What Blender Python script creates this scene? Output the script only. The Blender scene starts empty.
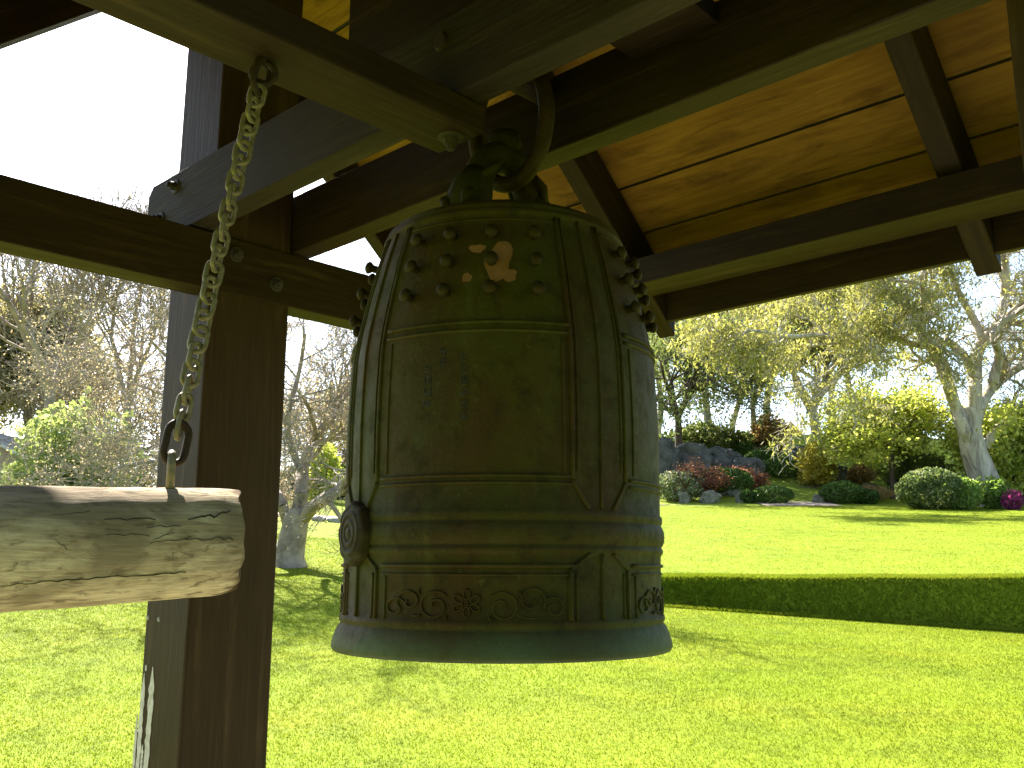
import bpy, bmesh, math, random
import numpy as np
from mathutils import Vector, Matrix, noise

# ------------------------------------------------------------------ camera, world, sun, exposure
C = bpy.context.scene
EYE = 1.55                                   # eye height over the pavilion floor
F, PITCH, ROLL, YAW = 950.0, math.radians(10.89), math.radians(0.155), math.radians(43.77)
cam_d = bpy.data.cameras.new('camera'); cam = bpy.data.objects.new('camera', cam_d)
C.collection.objects.link(cam); C.camera = cam
cp, sp, cr, sr = math.cos(PITCH), math.sin(PITCH), math.cos(ROLL), math.sin(ROLL)
fw = Vector((0, cp, sp)); up0 = Vector((0, -sp, cp)); rt0 = Vector((1, 0, 0))
rt = cr*rt0 + sr*up0; up = -sr*rt0 + cr*up0
m = Matrix((rt, up, -fw)).transposed().to_4x4(); m.translation = (0, 0, EYE)
cam.matrix_world = m
cam_d.sensor_width = 36; cam_d.lens = 36*F/1024; cam_d.clip_end = 3000; cam_d.clip_start = 0.02

SUN_AZ, SUN_EL = math.radians(-27), math.radians(44)      # azimuth from straight ahead, + to the right
w = bpy.data.worlds.new('World'); C.world = w; w.use_nodes = True
nt = w.node_tree; bg = nt.nodes['Background']; sky = nt.nodes.new('ShaderNodeTexSky')
sky.sky_type = 'NISHITA'; sky.sun_disc = False
sky.sun_elevation = SUN_EL; sky.sun_rotation = SUN_AZ
sky.air_density = 1.0; sky.dust_density = 1.5; sky.ozone_density = 1.0
nt.links.new(sky.outputs[0], bg.inputs[0]); bg.inputs[1].default_value = 0.09
sd = bpy.data.lights.new('sun', 'SUN'); sun = bpy.data.objects.new('sun', sd); C.collection.objects.link(sun)
sd.energy = 5.0; sd.angle = math.radians(0.5); sd.color = (1, .94, .84)
sdir = Vector((math.sin(SUN_AZ)*math.cos(SUN_EL), math.cos(SUN_AZ)*math.cos(SUN_EL), math.sin(SUN_EL)))
sun.rotation_euler = sdir.to_track_quat('Z', 'Y').to_euler()
C.view_settings.view_transform = 'Standard'; C.view_settings.look = 'None'
C.view_settings.exposure = 2.25; C.view_settings.gamma = 1.0
C.render.engine = 'CYCLES'
cy = C.cycles
cy.max_bounces = 7; cy.diffuse_bounces = 5; cy.glossy_bounces = 2; cy.transmission_bounces = 4; cy.transparent_max_bounces = 4
cy.use_denoising = True; cy.caustics_reflective = False; cy.caustics_refractive = False
cy.sample_clamp_indirect = 6

# ------------------------------------------------------------------ helpers
COL = C.collection
CY, SY = math.cos(YAW), math.sin(YAW)
def S(X, Y, Z):                       # pavilion axes -> world
    return Vector((X*CY + Y*SY, -X*SY + Y*CY, Z + EYE))
SM = Matrix(((CY, SY, 0), (-SY, CY, 0), (0, 0, 1)))
def W(px, py, d):                     # world point at depth d along a line of sight
    v = fw + rt*((px-512)/F) - up*((py-384)/F)
    return Vector((0, 0, EYE)) + v*(d/v.y)

def tag(o, label=None, cat=None, group=None, kind=None):
    if label: o['label'] = label
    if cat: o['category'] = cat
    if group: o['group'] = group
    if kind: o['kind'] = kind
    return o
def empty(name, loc, label=None, cat=None, group=None):
    o = bpy.data.objects.new(name, None); COL.objects.link(o); o.location = loc; o.empty_display_size = .2
    return tag(o, label, cat, group)
def link(name, me, mat, parent=None, mw=None):
    """link a mesh as one object; mw is its world matrix, parents are pure translations"""
    o = bpy.data.objects.new(name, me); COL.objects.link(o)
    if mat and not me.materials: me.materials.append(mat)
    mw = mw or Matrix.Identity(4)
    if parent:
        o.parent = parent
        pm = parent.matrix_basis.copy(); q = parent.parent
        while q: pm = q.matrix_basis @ pm; q = q.parent
        mw = pm.inverted() @ mw
    o.matrix_local = mw
    return o
def mesh_np(name, V, Fc, smooth=False):
    V = np.asarray(V, np.float32); Fc = np.asarray(Fc, np.int32)
    me = bpy.data.meshes.new(name); n = Fc.shape[1]
    me.vertices.add(len(V)); me.vertices.foreach_set('co', V.ravel())
    me.loops.add(Fc.size); me.loops.foreach_set('vertex_index', Fc.ravel())
    me.polygons.add(len(Fc)); me.polygons.foreach_set('loop_start', np.arange(0, Fc.size, n, dtype=np.int32))
    me.polygons.foreach_set('use_smooth', np.full(len(Fc), smooth))
    me.update(calc_edges=True); return me
def mesh_bm(name, bm, smooth=False):
    me = bpy.data.meshes.new(name); bm.to_mesh(me); bm.free()
    if smooth: me.polygons.foreach_set('use_smooth', [True]*len(me.polygons))
    return me
def dup(o, parent=None, mw=None):
    c = o.copy(); COL.objects.link(c); c.parent = parent
    for ch in o.children: dup(ch, c)
    return c
def frame(d, upv=Vector((0, 0, 1))):
    d = d.normalized(); s = upv.cross(d)
    if s.length < 1e-4: s = Vector((1, 0, 0))
    s.normalize(); return d, s, d.cross(s)
def tube(bm, pts, rad, k=10, closed=False, cap=True):
    n = len(pts); rings = []; pv = None
    if not hasattr(rad, '__len__'): rad = [rad]*n
    for i, p in enumerate(pts):
        a = pts[(i-1) % n] if (closed or i) else p; b = pts[(i+1) % n] if (closed or i < n-1) else p
        t = (Vector(b)-Vector(a)).normalized()
        if pv is None:
            _, s, u = frame(t)
        else:
            s = pv - t*pv.dot(t); s.normalize(); u = t.cross(s)
        pv = s
        rings.append([bm.verts.new(Vector(p) + (s*math.cos(2*math.pi*j/k) + u*math.sin(2*math.pi*j/k))*rad[i]) for j in range(k)])
    for i in range(n if closed else n-1):
        A, B = rings[i], rings[(i+1) % n]
        if closed and i == n-1:      # align the seam
            off = min(range(k), key=lambda q: (A[0].co-B[q].co).length); B = B[off:]+B[:off]
        for j in range(k): bm.faces.new((A[j], A[(j+1) % k], B[(j+1) % k], B[j]))
    if cap and not closed:
        bm.faces.new(rings[0][::-1]); bm.faces.new(rings[-1])
def box(bm, sx, sy, sz, c=(0, 0, 0), bev=0):
    r = bmesh.ops.create_cube(bm, size=1, matrix=Matrix.Translation(c) @ Matrix.Diagonal((sx, sy, sz, 1)))
    if bev:
        es = list({e for v in r['verts'] for e in v.link_edges})
        bmesh.ops.bevel(bm, geom=es, offset=bev, segments=2, affect='EDGES', profile=.6)

# ------------------------------------------------------------------ materials
def mat(name):
    M = bpy.data.materials.new(name); M.use_nodes = True
    t = M.node_tree; return M, t, t.nodes['Principled BSDF']
def N(t, typ, **k):
    n = t.nodes.new(typ)
    for a, b in k.items():
        if a in n.inputs: n.inputs[a].default_value = b
        else: setattr(n, a, b)
    return n
def ramp(t, fac, stops):
    r = t.nodes.new('ShaderNodeValToRGB'); e = r.color_ramp.elements
    while len(e) < len(stops): e.new(.5)
    for i, (p, c) in enumerate(stops): e[i].position = p; e[i].color = (*c, 1)
    t.links.new(fac, r.inputs[0]); return r.outputs[0]
def coords(t, scale=(1, 1, 1), kind='Object'):
    tc = t.nodes.new('ShaderNodeTexCoord'); mp = t.nodes.new('ShaderNodeMapping'); mp.inputs['Scale'].default_value = scale
    t.links.new(tc.outputs[kind], mp.inputs[0]); return mp.outputs[0]
def noi(t, vec, sc, det=4, rough=.55, dist=0):
    n = N(t, 'ShaderNodeTexNoise'); n.inputs['Scale'].default_value = sc; n.inputs['Detail'].default_value = det
    n.inputs['Roughness'].default_value = rough; n.inputs['Distortion'].default_value = dist
    t.links.new(vec, n.inputs['Vector']); return n.outputs['Fac']
def mixc(t, fac, a, b, typ='MIX'):
    n = t.nodes.new('ShaderNodeMix'); n.data_type = 'RGBA'; n.blend_type = typ
    for s, v in ((0, fac), (6, a), (7, b)):
        if hasattr(v, 'is_output') or hasattr(v, 'links'): t.links.new(v, n.inputs[s])
        else: n.inputs[s].default_value = v if s == 0 else (*v, 1)
    return n.outputs[2]
def bump(t, b, h, strength=.3, dist=.01):
    n = t.nodes.new('ShaderNodeBump'); n.inputs['Strength'].default_value = strength; n.inputs['Distance'].default_value = dist
    t.links.new(h, n.inputs['Height']); t.links.new(n.outputs[0], b.inputs['Normal'])

def timber(name, c0, c1, rough=.55, gl=(1.2, 22, 22), bs=.35):
    M, t, b = mat(name); v = coords(t, gl)
    g = noi(t, v, 3.2, 6, .62, .6); v2 = coords(t, (1, 1, 1)); g2 = noi(t, v2, 3.5, 3)
    col = mixc(t, g2, ramp(t, g, [(.3, c0), (.72, c1)]), tuple(.72*x for x in c0))
    t.links.new(col, b.inputs['Base Color']); b.inputs['Roughness'].default_value = rough
    b.inputs['Specular IOR Level'].default_value = .13
    st = noi(t, coords(t, (.6, 7, 7)), 3, 5, .7, .4); col = mixc(t, ramp(t, st, [(.55, (0, 0, 0)), (.78, (.6, .6, .6))]), col, tuple(1.7*x+.008 for x in c1)); t.links.new(col, b.inputs['Base Color'])
    bump(t, b, g, bs, .006); return M
M_TIMB = timber('stained_timber', (.0215, .0118, .0040), (.0520, .0320, .0115), .6); M_POST = timber('post_timber', (.0370, .0205, .0080), (.0680, .0410, .0170), .6)
M_ROUGH = timber('rough_sawn_timber', (.026, .0175, .010), (.054, .040, .027), .7, (2.2, 36, 36), .8)
def board_mat():
    M, t, b = mat('pine_boards')
    v = coords(t, (.9, 16, 16)); g = noi(t, v, 2.4, 5, .6, 1.2)
    base = ramp(t, g, [(.28, (.185, .088, .012)), (.6, (.30, .160, .024)), (.8, (.24, .118, .016))])
    vk = coords(t, (2.1, 5.2, 0)); vo = N(t, 'ShaderNodeTexVoronoi'); vo.inputs['Scale'].default_value = 1.15
    t.links.new(vk, vo.inputs['Vector'])
    k = ramp(t, vo.outputs['Distance'], [(.035, (1, 1, 1)), (.075, (.25, .25, .25)), (.11, (0, 0, 0))])
    base = mixc(t, k, base, (0.0528, 0.0229, 0.0070))
    big = noi(t, coords(t, (1, 1, 1)), 2.2, 2)
    base = mixc(t, ramp(t, big, [(.42, (0, 0, 0)), (.7, (.5, .5, .5))]), base, (0.1056, 0.0528, 0.0158))
    tcx = t.nodes.new('ShaderNodeTexCoord'); sy = N(t, 'ShaderNodeSeparateXYZ'); t.links.new(tcx.outputs['Object'], sy.inputs[0])
    md = N(t, 'ShaderNodeMath', operation='MULTIPLY_ADD'); t.links.new(sy.outputs[1], md.inputs[0]); md.inputs[1].default_value = 1/.1915; md.inputs[2].default_value = .03
    fl = N(t, 'ShaderNodeMath', operation='FLOOR'); t.links.new(md.outputs[0], fl.inputs[0])
    wn = N(t, 'ShaderNodeTexWhiteNoise', noise_dimensions='1D'); t.links.new(fl.outputs[0], wn.inputs['W'])
    base = mixc(t, 1.0, base, ramp(t, wn.outputs['Value'], [(0, (.70, .66, .60)), (1, (1.08, 1.08, 1.08))]), 'MULTIPLY')
    stn = noi(t, coords(t, (1.1, 6, 6)), 2.4, 5, .7, .6)
    base = mixc(t, ramp(t, stn, [(.50, (0, 0, 0)), (.68, (.7, .7, .7))]), base, (.070, .030, .006))
    t.links.new(base, b.inputs['Base Color']); b.inputs['Roughness'].default_value = .7; b.inputs['Specular IOR Level'].default_value = .08
    bump(t, b, g, .2, .003); return M
M_BOARD = board_mat()
def simple(name, c, rough=.6, metal=0, var=.35, sc=8, bs=.2, bd=.01):
    M, t, b = mat(name); n = noi(t, coords(t), sc, 5, .6)
    col = ramp(t, n, [(.3, tuple(x*(1-var) for x in c)), (.7, tuple(min(1, x*(1+var)) for x in c))])
    t.links.new(col, b.inputs['Base Color']); b.inputs['Roughness'].default_value = rough; b.inputs['Metallic'].default_value = metal
    if bs: bump(t, b, n, bs, bd)
    return M
M_SHINGLE = simple('roof_shingle', (.07, .06, .055), .85, 0, .3, 14)
M_RUST = simple('rusty_iron', (.034, .0175, .008), .7, .35, .5, 45, .4, .003)
M_GALV = simple('weathered_galvanised_steel', (.20, .165, .10), .55, .35, .45, 55, .3, .002)
M_BOLT = simple('dark_bolt_steel', (.04, .030, .022), .7, .2, .4, 60)
M_PAINT = simple('flaked_pale_paint', (.50, .47, .40), .8, 0, .3, 40)
M_WORN = simple('rubbed_bronze_patch', (.22, .108, .048), .65, .1, .25, 30, .3, .003)
M_ROCK = simple('grey_rock', (.085, .085, .082), .9, 0, .6, 2.2, .9, .15)
M_STONE = simple('pale_stone', (.30, .28, .24), .9, 0, .4, 3, .5, .05)
M_STONEB = simple('mossy_stone', (.15, .145, .11), .9, 0, .5, 4, .6, .05)
M_PATH = simple('sandy_path', (.42, .33, .25), .95, 0, .15, 2, .2)
M_WALL = simple('rendered_wall', (.42, .30, .22), .9, 0, .15, 3)
M_ROOF1 = simple('pale_roof_sheet', (.55, .54, .52), .6, 0, .12, 3)
M_ROOF2 = simple('terracotta_roof', (.40, .25, .17), .8, 0, .2, 3)
M_GLASS = simple('dark_window', (.02, .025, .03), .1, 0, .1, 1, 0)

def bell_mat(nm, rim=True):
    M, t, b = mat(nm); v = coords(t)
    n1 = noi(t, v, 5.5, 6, .62, .3); n2 = noi(t, v, 22, 6, .7); n3 = noi(t, coords(t, (3, 3, .6)), 4, 5, .6)
    q = .98 if rim else .66
    n4 = noi(t, coords(t, (2.2, 2.2, .9)), 2.6, 6, .68, .6); n5 = noi(t, v, 75, 4, .7); n6 = noi(t, coords(t, (9, 9, .8)), 3, 4, .6)
    base = ramp(t, n1, [(.32, (.047*q, .026*q, .0062*q)), (.5, (.044*q, .0325*q, .0055*q)), (.68, (.043*q, .045*q, .0065*q))])
    base = mixc(t, ramp(t, n4, [(.44, (0, 0, 0)), (.66, (.85, .85, .85))]), base, (.054*q, .056*q, .008*q))
    base = mixc(t, ramp(t, n3, [(.48, (0, 0, 0)), (.72, (.8, .8, .8))]), base, (.060*q, .030*q, .008*q))
    base = mixc(t, ramp(t, n6, [(.55, (0, 0, 0)), (.75, (.5, .5, .5))]), base, (.066*q, .066*q, .014*q))
    base = mixc(t, ramp(t, n2, [(.50, (0, 0, 0)), (.72, (.75, .75, .75))]), base, (.015*q, .013*q, .005*q))
    base = mixc(t, ramp(t, n5, [(.60, (0, 0, 0)), (.72, (.6, .6, .6))]), base, (.080*q, .082*q, .026*q))
    sx = N(t, 'ShaderNodeSeparateXYZ'); t.links.new(v, sx.inputs[0])
    mr = N(t, 'ShaderNodeMapRange'); t.links.new(sx.outputs[2], mr.inputs[0])
    mr.inputs[1].default_value = .065; mr.inputs[2].default_value = .02
    if not rim: mr.inputs[1].default_value = -9; mr.inputs[2].default_value = -10
    rimv = N(t, 'ShaderNodeMath', operation='MULTIPLY'); t.links.new(mr.outputs[0], rimv.inputs[0])
    t.links.new(ramp(t, n1, [(.3, (.35,)*3), (.65, (.95,)*3)]), rimv.inputs[1])
    base = mixc(t, rimv.outputs[0], base, (.080, .110, .058))       # verdigris lip of the rim
    t.links.new(base, b.inputs['Base Color']); b.inputs['Metallic'].default_value = .08; b.inputs['Specular IOR Level'].default_value = .14
    t.links.new(ramp(t, n2, [(.3, (.52,)*3), (.7, (.78,)*3)]), b.inputs['Roughness'])
    ad = N(t, 'ShaderNodeMath', operation='ADD'); t.links.new(n2, ad.inputs[0]); t.links.new(n5, ad.inputs[1]); bump(t, b, ad.outputs[0], .45, .004); return M
M_BELL = bell_mat('bronze_patina'); M_KNOB = bell_mat('bronze_fittings', False)
def log_mat():
    M, t, b = mat('weathered_debarked_log')
    g = noi(t, coords(t, (2.4, 18, 18)), 2.6, 9, .7, 1.2); f = noi(t, coords(t, (9, 90, 90)), 2.0, 6, .7, .5)
    sp = noi(t, coords(t, (12, 34, 34)), 2.2, 5, .65, .6); big = noi(t, coords(t, (2.2, 4, 4)), 1.6, 3, .6, .8)
    base = ramp(t, g, [(.30, (0.1672, 0.1100, 0.0634)), (.40, (.44, .33, .205)), (.52, (.61, .49, .325)), (.72, (.66, .55, .385))])
    base = mixc(t, ramp(t, f, [(.42, (0, 0, 0)), (.62, (.55, .55, .55))]), base, (0.2464, 0.1936, 0.1188))
    base = mixc(t, ramp(t, sp, [(.53, (0, 0, 0)), (.66, (.8, .8, .8))]), base, (0.1056, 0.0748, 0.0440))
    base = mixc(t, ramp(t, big, [(.46, (0, 0, 0)), (.62, (.75, .75, .75))]), base, (.18, .135, .085))
    t.links.new(base, b.inputs['Base Color']); b.inputs['Roughness'].default_value = .9; b.inputs['Specular IOR Level'].default_value = .1
    sx = N(t, 'ShaderNodeSeparateXYZ'); t.links.new(coords(t), sx.inputs[0])
    en = N(t, 'ShaderNodeMath', operation='MULTIPLY_ADD'); t.links.new(sp, en.inputs[0]); en.inputs[1].default_value = .06; t.links.new(sx.outputs[0], en.inputs[2])
    em = N(t, 'ShaderNodeMapRange'); t.links.new(en.outputs[0], em.inputs[0]); em.inputs[1].default_value = .690; em.inputs[2].default_value = .712
    base = mixc(t, em.outputs[0], base, (0.0748, 0.0422, 0.0211)); t.links.new(base, b.inputs['Base Color'])       # bruised struck end
    ad = N(t, 'ShaderNodeMath', operation='ADD'); t.links.new(g, ad.inputs[0]); t.links.new(f, ad.inputs[1])
    bump(t, b, ad.outputs[0], .5, .006); return M
M_LOG = log_mat()
M_LOGEND = simple('split_end_grain', (.10, .05, .022), .9, 0, .6, 40, .8, .01)
M_CRACK = simple('crack_shadow_wood', (.025, .016, .01), .95, 0, .2, 20)

def leafmat(name, cols, trans=.45, sc=1.3):
    M, t, b = mat(name)
    at = N(t, 'ShaderNodeAttribute', attribute_name='tint'); n = noi(t, coords(t), sc, 2)
    ad = N(t, 'ShaderNodeMath', operation='MULTIPLY_ADD'); t.links.new(at.outputs['Fac'], ad.inputs[0]); ad.inputs[1].default_value = .62
    sb = N(t, 'ShaderNodeMath', operation='MULTIPLY_ADD'); t.links.new(n, sb.inputs[0]); sb.inputs[1].default_value = .9; sb.inputs[2].default_value = -.26
    t.links.new(sb.outputs[0], ad.inputs[2])
    col = ramp(t, ad.outputs[0], [(i/(len(cols)-1)*.8+.1, c) for i, c in enumerate(cols)])
    t.links.new(col, b.inputs['Base Color']); b.inputs['Roughness'].default_value = .5; b.inputs['Specular IOR Level'].default_value = .3
    tr = N(t, 'ShaderNodeBsdfTranslucent'); t.links.new(mixc(t, 1.0, col, (1.15, 1.15, .72), 'MULTIPLY'), tr.inputs[0])
    mx = N(t, 'ShaderNodeMixShader'); mx.inputs[0].default_value = trans+.12
    t.links.new(b.outputs[0], mx.inputs[1]); t.links.new(tr.outputs[0], mx.inputs[2])
    t.links.new(mx.outputs[0], t.nodes['Material Output'].inputs[0]); return M
L_GUM = leafmat('gum_leaf', [(.16, .17, .05), (.28, .28, .09), (.42, .38, .16)])
L_GUMD = leafmat('dark_gum_leaf', [(.08, .12, .045), (.14, .18, .065), (.24, .25, .10)])
L_YEL = leafmat('young_maple_leaf', [(.32, .39, .08), (.48, .53, .13), (.62, .60, .22)], .55)
L_LIME = leafmat('bright_spring_leaf', [(.13, .22, .05), (.22, .32, .08), (.32, .40, .13)], .5)
L_OLIVE = leafmat('olive_leaf', [(.14, .14, .075), (.23, .205, .115), (.32, .27, .17)])
L_DARK = leafmat('clipped_shrub_leaf', [(.045, .09, .02), (.075, .14, .03), (.11, .18, .045)], .3)
L_RED = leafmat('red_maple_leaf', [(.20, .075, .055), (.32, .13, .09), (.40, .22, .14)], .4)
L_GOLD = leafmat('golden_leaf', [(.38, .31, .05), (.52, .45, .08), (.60, .54, .16)], .5)
L_ORNG = leafmat('bronze_orange_leaf', [(.26, .17, .08), (.38, .26, .13), (.46, .35, .19)], .45)
L_VAR = leafmat('variegated_leaf', [(.06, .11, .03), (.13, .18, .06), (.34, .36, .2)], .35, 2.5)
L_WHT = leafmat('white_flower_leaf', [(.07, .12, .04), (.16, .2, .09), (.62, .58, .52)], .3, 3)
L_PURP = leafmat('magenta_flower', [(.22, .02, .14), (.36, .04, .24), (.10, .12, .04)], .4, 3)
L_BUD = leafmat('blossom_bud', [(.25, .19, .155), (.38, .30, .245), (.48, .40, .34)], .35)
L_BROWN = leafmat('brown_twig_leaf', [(.24, .195, .14), (.34, .28, .20), (.43, .36, .27)], .35)
def gumbark():
    M, t, b = mat('pale_gum_bark'); g = noi(t, coords(t, (2.2, 2.2, .55)), 1.3, 6, .62, .8); f = noi(t, coords(t, (6, 6, 1.2)), 2.2, 5, .65)
    col = ramp(t, g, [(.34, (.15, .115, .085)), (.43, (.30, .26, .21)), (.55, (.44, .39, .31)), (.72, (.50, .46, .39))])
    col = mixc(t, ramp(t, f, [(.52, (0, 0, 0)), (.68, (.7, .7, .7))]), col, (.17, .125, .085))
    t.links.new(col, b.inputs['Base Color']); b.inputs['Roughness'].default_value = .85; bump(t, b, g, .5, .04); return M
M_GUMBARK = gumbark()
M_BARK = simple('dark_bark', (.075, .055, .042), .9, 0, .4, 3, .5, .03)
M_TWIG = simple('grey_brown_twig', (.26, .205, .16), .9, 0, .35, 3, .3, .01)
M_LICHEN = simple('lichened_bark', (.30, .25, .20), .9, 0, .6, 4, .6, .03)

def grass_mat(name, blades=False):
    M, t, b = mat(name)
    v = coords(t, (1, 1, 1)); n1 = noi(t, v, .9, 5, .65); n2 = noi(t, v, 5.5, 4, .65); n3 = noi(t, coords(t, (.06, .55, 1)), 1.4, 2)
    col = ramp(t, n1, [(.30, (0.1107, 0.1599, 0.0074)), (.5, (0.1599, 0.2050, 0.0098)), (.7, (0.2050, 0.2255, 0.0148))])
    col = mixc(t, ramp(t, n2, [(.5, (0, 0, 0)), (.72, (.55, .55, .55))]), col, (0.0943, 0.1435, 0.0066))
    col = mixc(t, ramp(t, n3, [(.42, (0, 0, 0)), (.56, (.65, .65, .65))]), col, (0.1558, 0.2132, 0.0098))
    n7 = noi(t, v, 2.1, 5, .72, .4); col = mixc(t, ramp(t, n7, [(.50, (0, 0, 0)), (.66, (.7, .7, .7))]), col, (0.0820, 0.1189, 0.0066))
    nb = noi(t, v, .22, 4, .6); col = mixc(t, ramp(t, nb, [(.4, (0, 0, 0)), (.65, (.6, .6, .6))]), col, (0.1763, 0.2173, 0.0164))
    if blades:
        at = N(t, 'ShaderNodeAttribute', attribute_name='tint')
        col = mixc(t, at.outputs['Fac'], mixc(t, 1.0, col, (.88, .92, .9), 'MULTIPLY'), mixc(t, 1.0, col, (1.25, 1.18, 1.2), 'MULTIPLY'))
    else:
        sx = N(t, 'ShaderNodeSeparateXYZ'); t.links.new(v, sx.inputs[0])
        ga = N(t, 'ShaderNodeMapRange'); t.links.new(sx.outputs[1], ga.inputs[0]); ga.inputs[1].default_value = 40.6; ga.inputs[2].default_value = 42.0
        gm = noi(t, v, .28, 3, .6)
        gar = ramp(t, gm, [(.36, (.10, .08, .05)), (.43, (.16, .20, .03)), (.6, (.24, .30, .03))])
        col = mixc(t, ga.outputs[0], col, gar)
    t.links.new(col, b.inputs['Base Color']); b.inputs['Roughness'].default_value = .85; b.inputs['Specular IOR Level'].default_value = .05
    if blades:
        tr = N(t, 'ShaderNodeBsdfTranslucent'); t.links.new(col, tr.inputs[0])
        mx = N(t, 'ShaderNodeMixShader'); mx.inputs[0].default_value = .55
        t.links.new(b.outputs[0], mx.inputs[1]); t.links.new(tr.outputs[0], mx.inputs[2])
        t.links.new(mx.outputs[0], t.nodes['Material Output'].inputs[0])
    else:
        bump(t, b, noi(t, v, 30, 4, .7), .5, .03)
    return M
M_GRASS = grass_mat('lawn_grass'); M_BLADE = grass_mat('grass_blade', True)

# ------------------------------------------------------------------ terrain
def sst(a, b, x):
    t = np.clip((x-a)/(b-a), 0, 1); return t*t*(3-2*t)
def H(x, y):
    x = np.asarray(x, float); y = np.asarray(y, float)
    t = (y-6)/8.5
    zN = -1.18 + np.where(t > 0, t*(.78-.07*np.clip(x, -7, 12)), 0) - .37*sst(6, 1.5, y) 
    Um = -.15 + .104*(np.minimum(y, 41)-14.85) + np.clip(-.07*(x+3.6), 0, .24)
    hillR = np.clip(y-41, 0, None)*.27*sst(72, 44, y)**.0
    hillR = 6.2*sst(40.5, 66, y) + np.clip(y-41, 0, 2)*.02
    hillL = .5*sst(40, 70, y)
    k = sst(-6, 3, x); z2 = Um + hillR*k + hillL*(1-k)
    z2 = z2 + .25*np.sin(x*.31+1)*np.sin(y*.23)*sst(43, 50, y)*k
    z2 = z2 + (.006*np.sin(x*.9+.6)+.006*np.sin(x*2.6))*sst(17, 14.6, y)
    b = np.clip((y-14.48)/.24, 0, 1)
    z = zN*(1-b) + z2*b
    z = z + .018*np.sin(x*1.3+y*.7)*np.sin(y*1.1-x*.4)*sst(4, 7, y)*(1-sst(12, 14, y))
    z = z - 6*sst(90, 200, y)*0
    return z + EYE
def h1(x, y): return float(H(x, y))
def grid_sheet(name, xs, ys, m_, dz=0, kind='structure'):
    Xg, Yg = np.meshgrid(xs, ys); Zg = H(Xg, Yg)+dz
    V = np.stack([Xg, Yg, Zg], -1).reshape(-1, 3); nx, ny = len(xs), len(ys)
    i = np.arange(nx-1)[None, :] + np.arange(ny-1)[:, None]*nx; i = i.ravel()
    o = link(name, mesh_np(name, V, np.stack([i, i+1, i+nx+1, i+nx], -1), True), m_)
    return tag(o, kind=kind)
xs = np.unique(np.concatenate([np.linspace(-150, -40, 25), np.linspace(-40, 40, 241), np.linspace(40, 150, 25)]))
ys = np.unique(np.concatenate([np.linspace(-80, -10, 12), np.linspace(-10, 14, 61), np.linspace(14.3, 15, 57), np.linspace(15.2, 90, 220), np.linspace(95, 220, 25)]))
grid_sheet('lawn', xs, ys, M_GRASS)
grid_sheet('sand_path', np.linspace(11.2, 14.6, 12), np.linspace(42.0, 44.2, 8), M_PATH, .03)
grid_sheet('gravel_path', np.linspace(-16, -2.5, 30), np.linspace(27.5, 29.2, 6), M_PATH, .03)
# pavilion floor: a concrete slab below the picture
bm = bmesh.new(); box(bm, 4.4, 3.6, .12, (0, 0, 0), .01)
mw = SM.to_4x4(); mw.translation = S(-1.43, 1.47, -1.53)
tag(link('floor', mesh_bm('floor', bm), M_STONE, None, mw), kind='structure')

# ------------------------------------------------------------------ the pavilion
PX0, PX1 = -2.772, -2.520            # post
BX, BY = -1.435, 1.470               # bell axis
pav = empty('bell_pavilion', S(-2.65, 1.47, -1.5), 'open timber bell shelter with dark stained posts, crossing beams and pine board roof', 'shelter')
def beam(name, X, Y, Z, axis, m_=M_TIMB, parent=pav, bev=.004):
    L = {'X': X, 'Y': Y, 'Z': Z}; c = [(a+b)/2 for a, b in (X, Y, Z)]
    d = [abs(b-a) for a, b in (X, Y, Z)]
    bm = bmesh.new()
    if axis == 'X': R = SM.copy(); s = d
    elif axis == 'Y': R = SM @ Matrix(((0, -1, 0), (1, 0, 0), (0, 0, 1))); s = (d[1], d[0], d[2])
    else: R = SM @ Matrix(((0, 0, 1), (0, 1, 0), (-1, 0, 0))); s = (d[2], d[1], d[0])
    box(bm, *s, bev=bev)
    mw = R.to_4x4(); mw.translation = S(*c)
    return link(name, mesh_bm(name, bm), m_, parent, mw)
def prism(name, poly, X0, X1, m_, parent=pav, ang=0):
    """polygon in the pavilion's Y-Z plane, extruded along X; local X of the object follows the slope"""
    cY = sum(p[0] for p in poly)/len(poly); cZ = sum(p[1] for p in poly)/len(poly); cX = (X0+X1)/2
    L = Vector((0, math.cos(ang), math.sin(ang))); Wd = Vector((-1, 0, 0)); U = L.cross(Wd)
    R = Matrix((L, Wd, U)).transposed(); Ri = R.inverted(); bm = bmesh.new()
    A = [bm.verts.new(Ri @ Vector((X0-cX, y-cY, z-cZ))) for y, z in poly]; B = [bm.verts.new(Ri @ Vector((X1-cX, y-cY, z-cZ))) for y, z in poly]
    bm.faces.new(A); bm.faces.new(B[::-1]); n = len(poly)
    for i in range(n): bm.faces.new((A[i], B[i], B[(i+1) % n], A[(i+1) % n]))
    bmesh.ops.recalc_face_normals(bm, faces=bm.faces)
    bmesh.ops.bevel(bm, geom=list(bm.edges), offset=.003, segments=1, affect='EDGES')
    mw = (SM @ R).to_4x4(); mw.translation = S(cX, cY, cZ)
    return link(name, mesh_bm(name, bm), m_, parent, mw)
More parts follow.
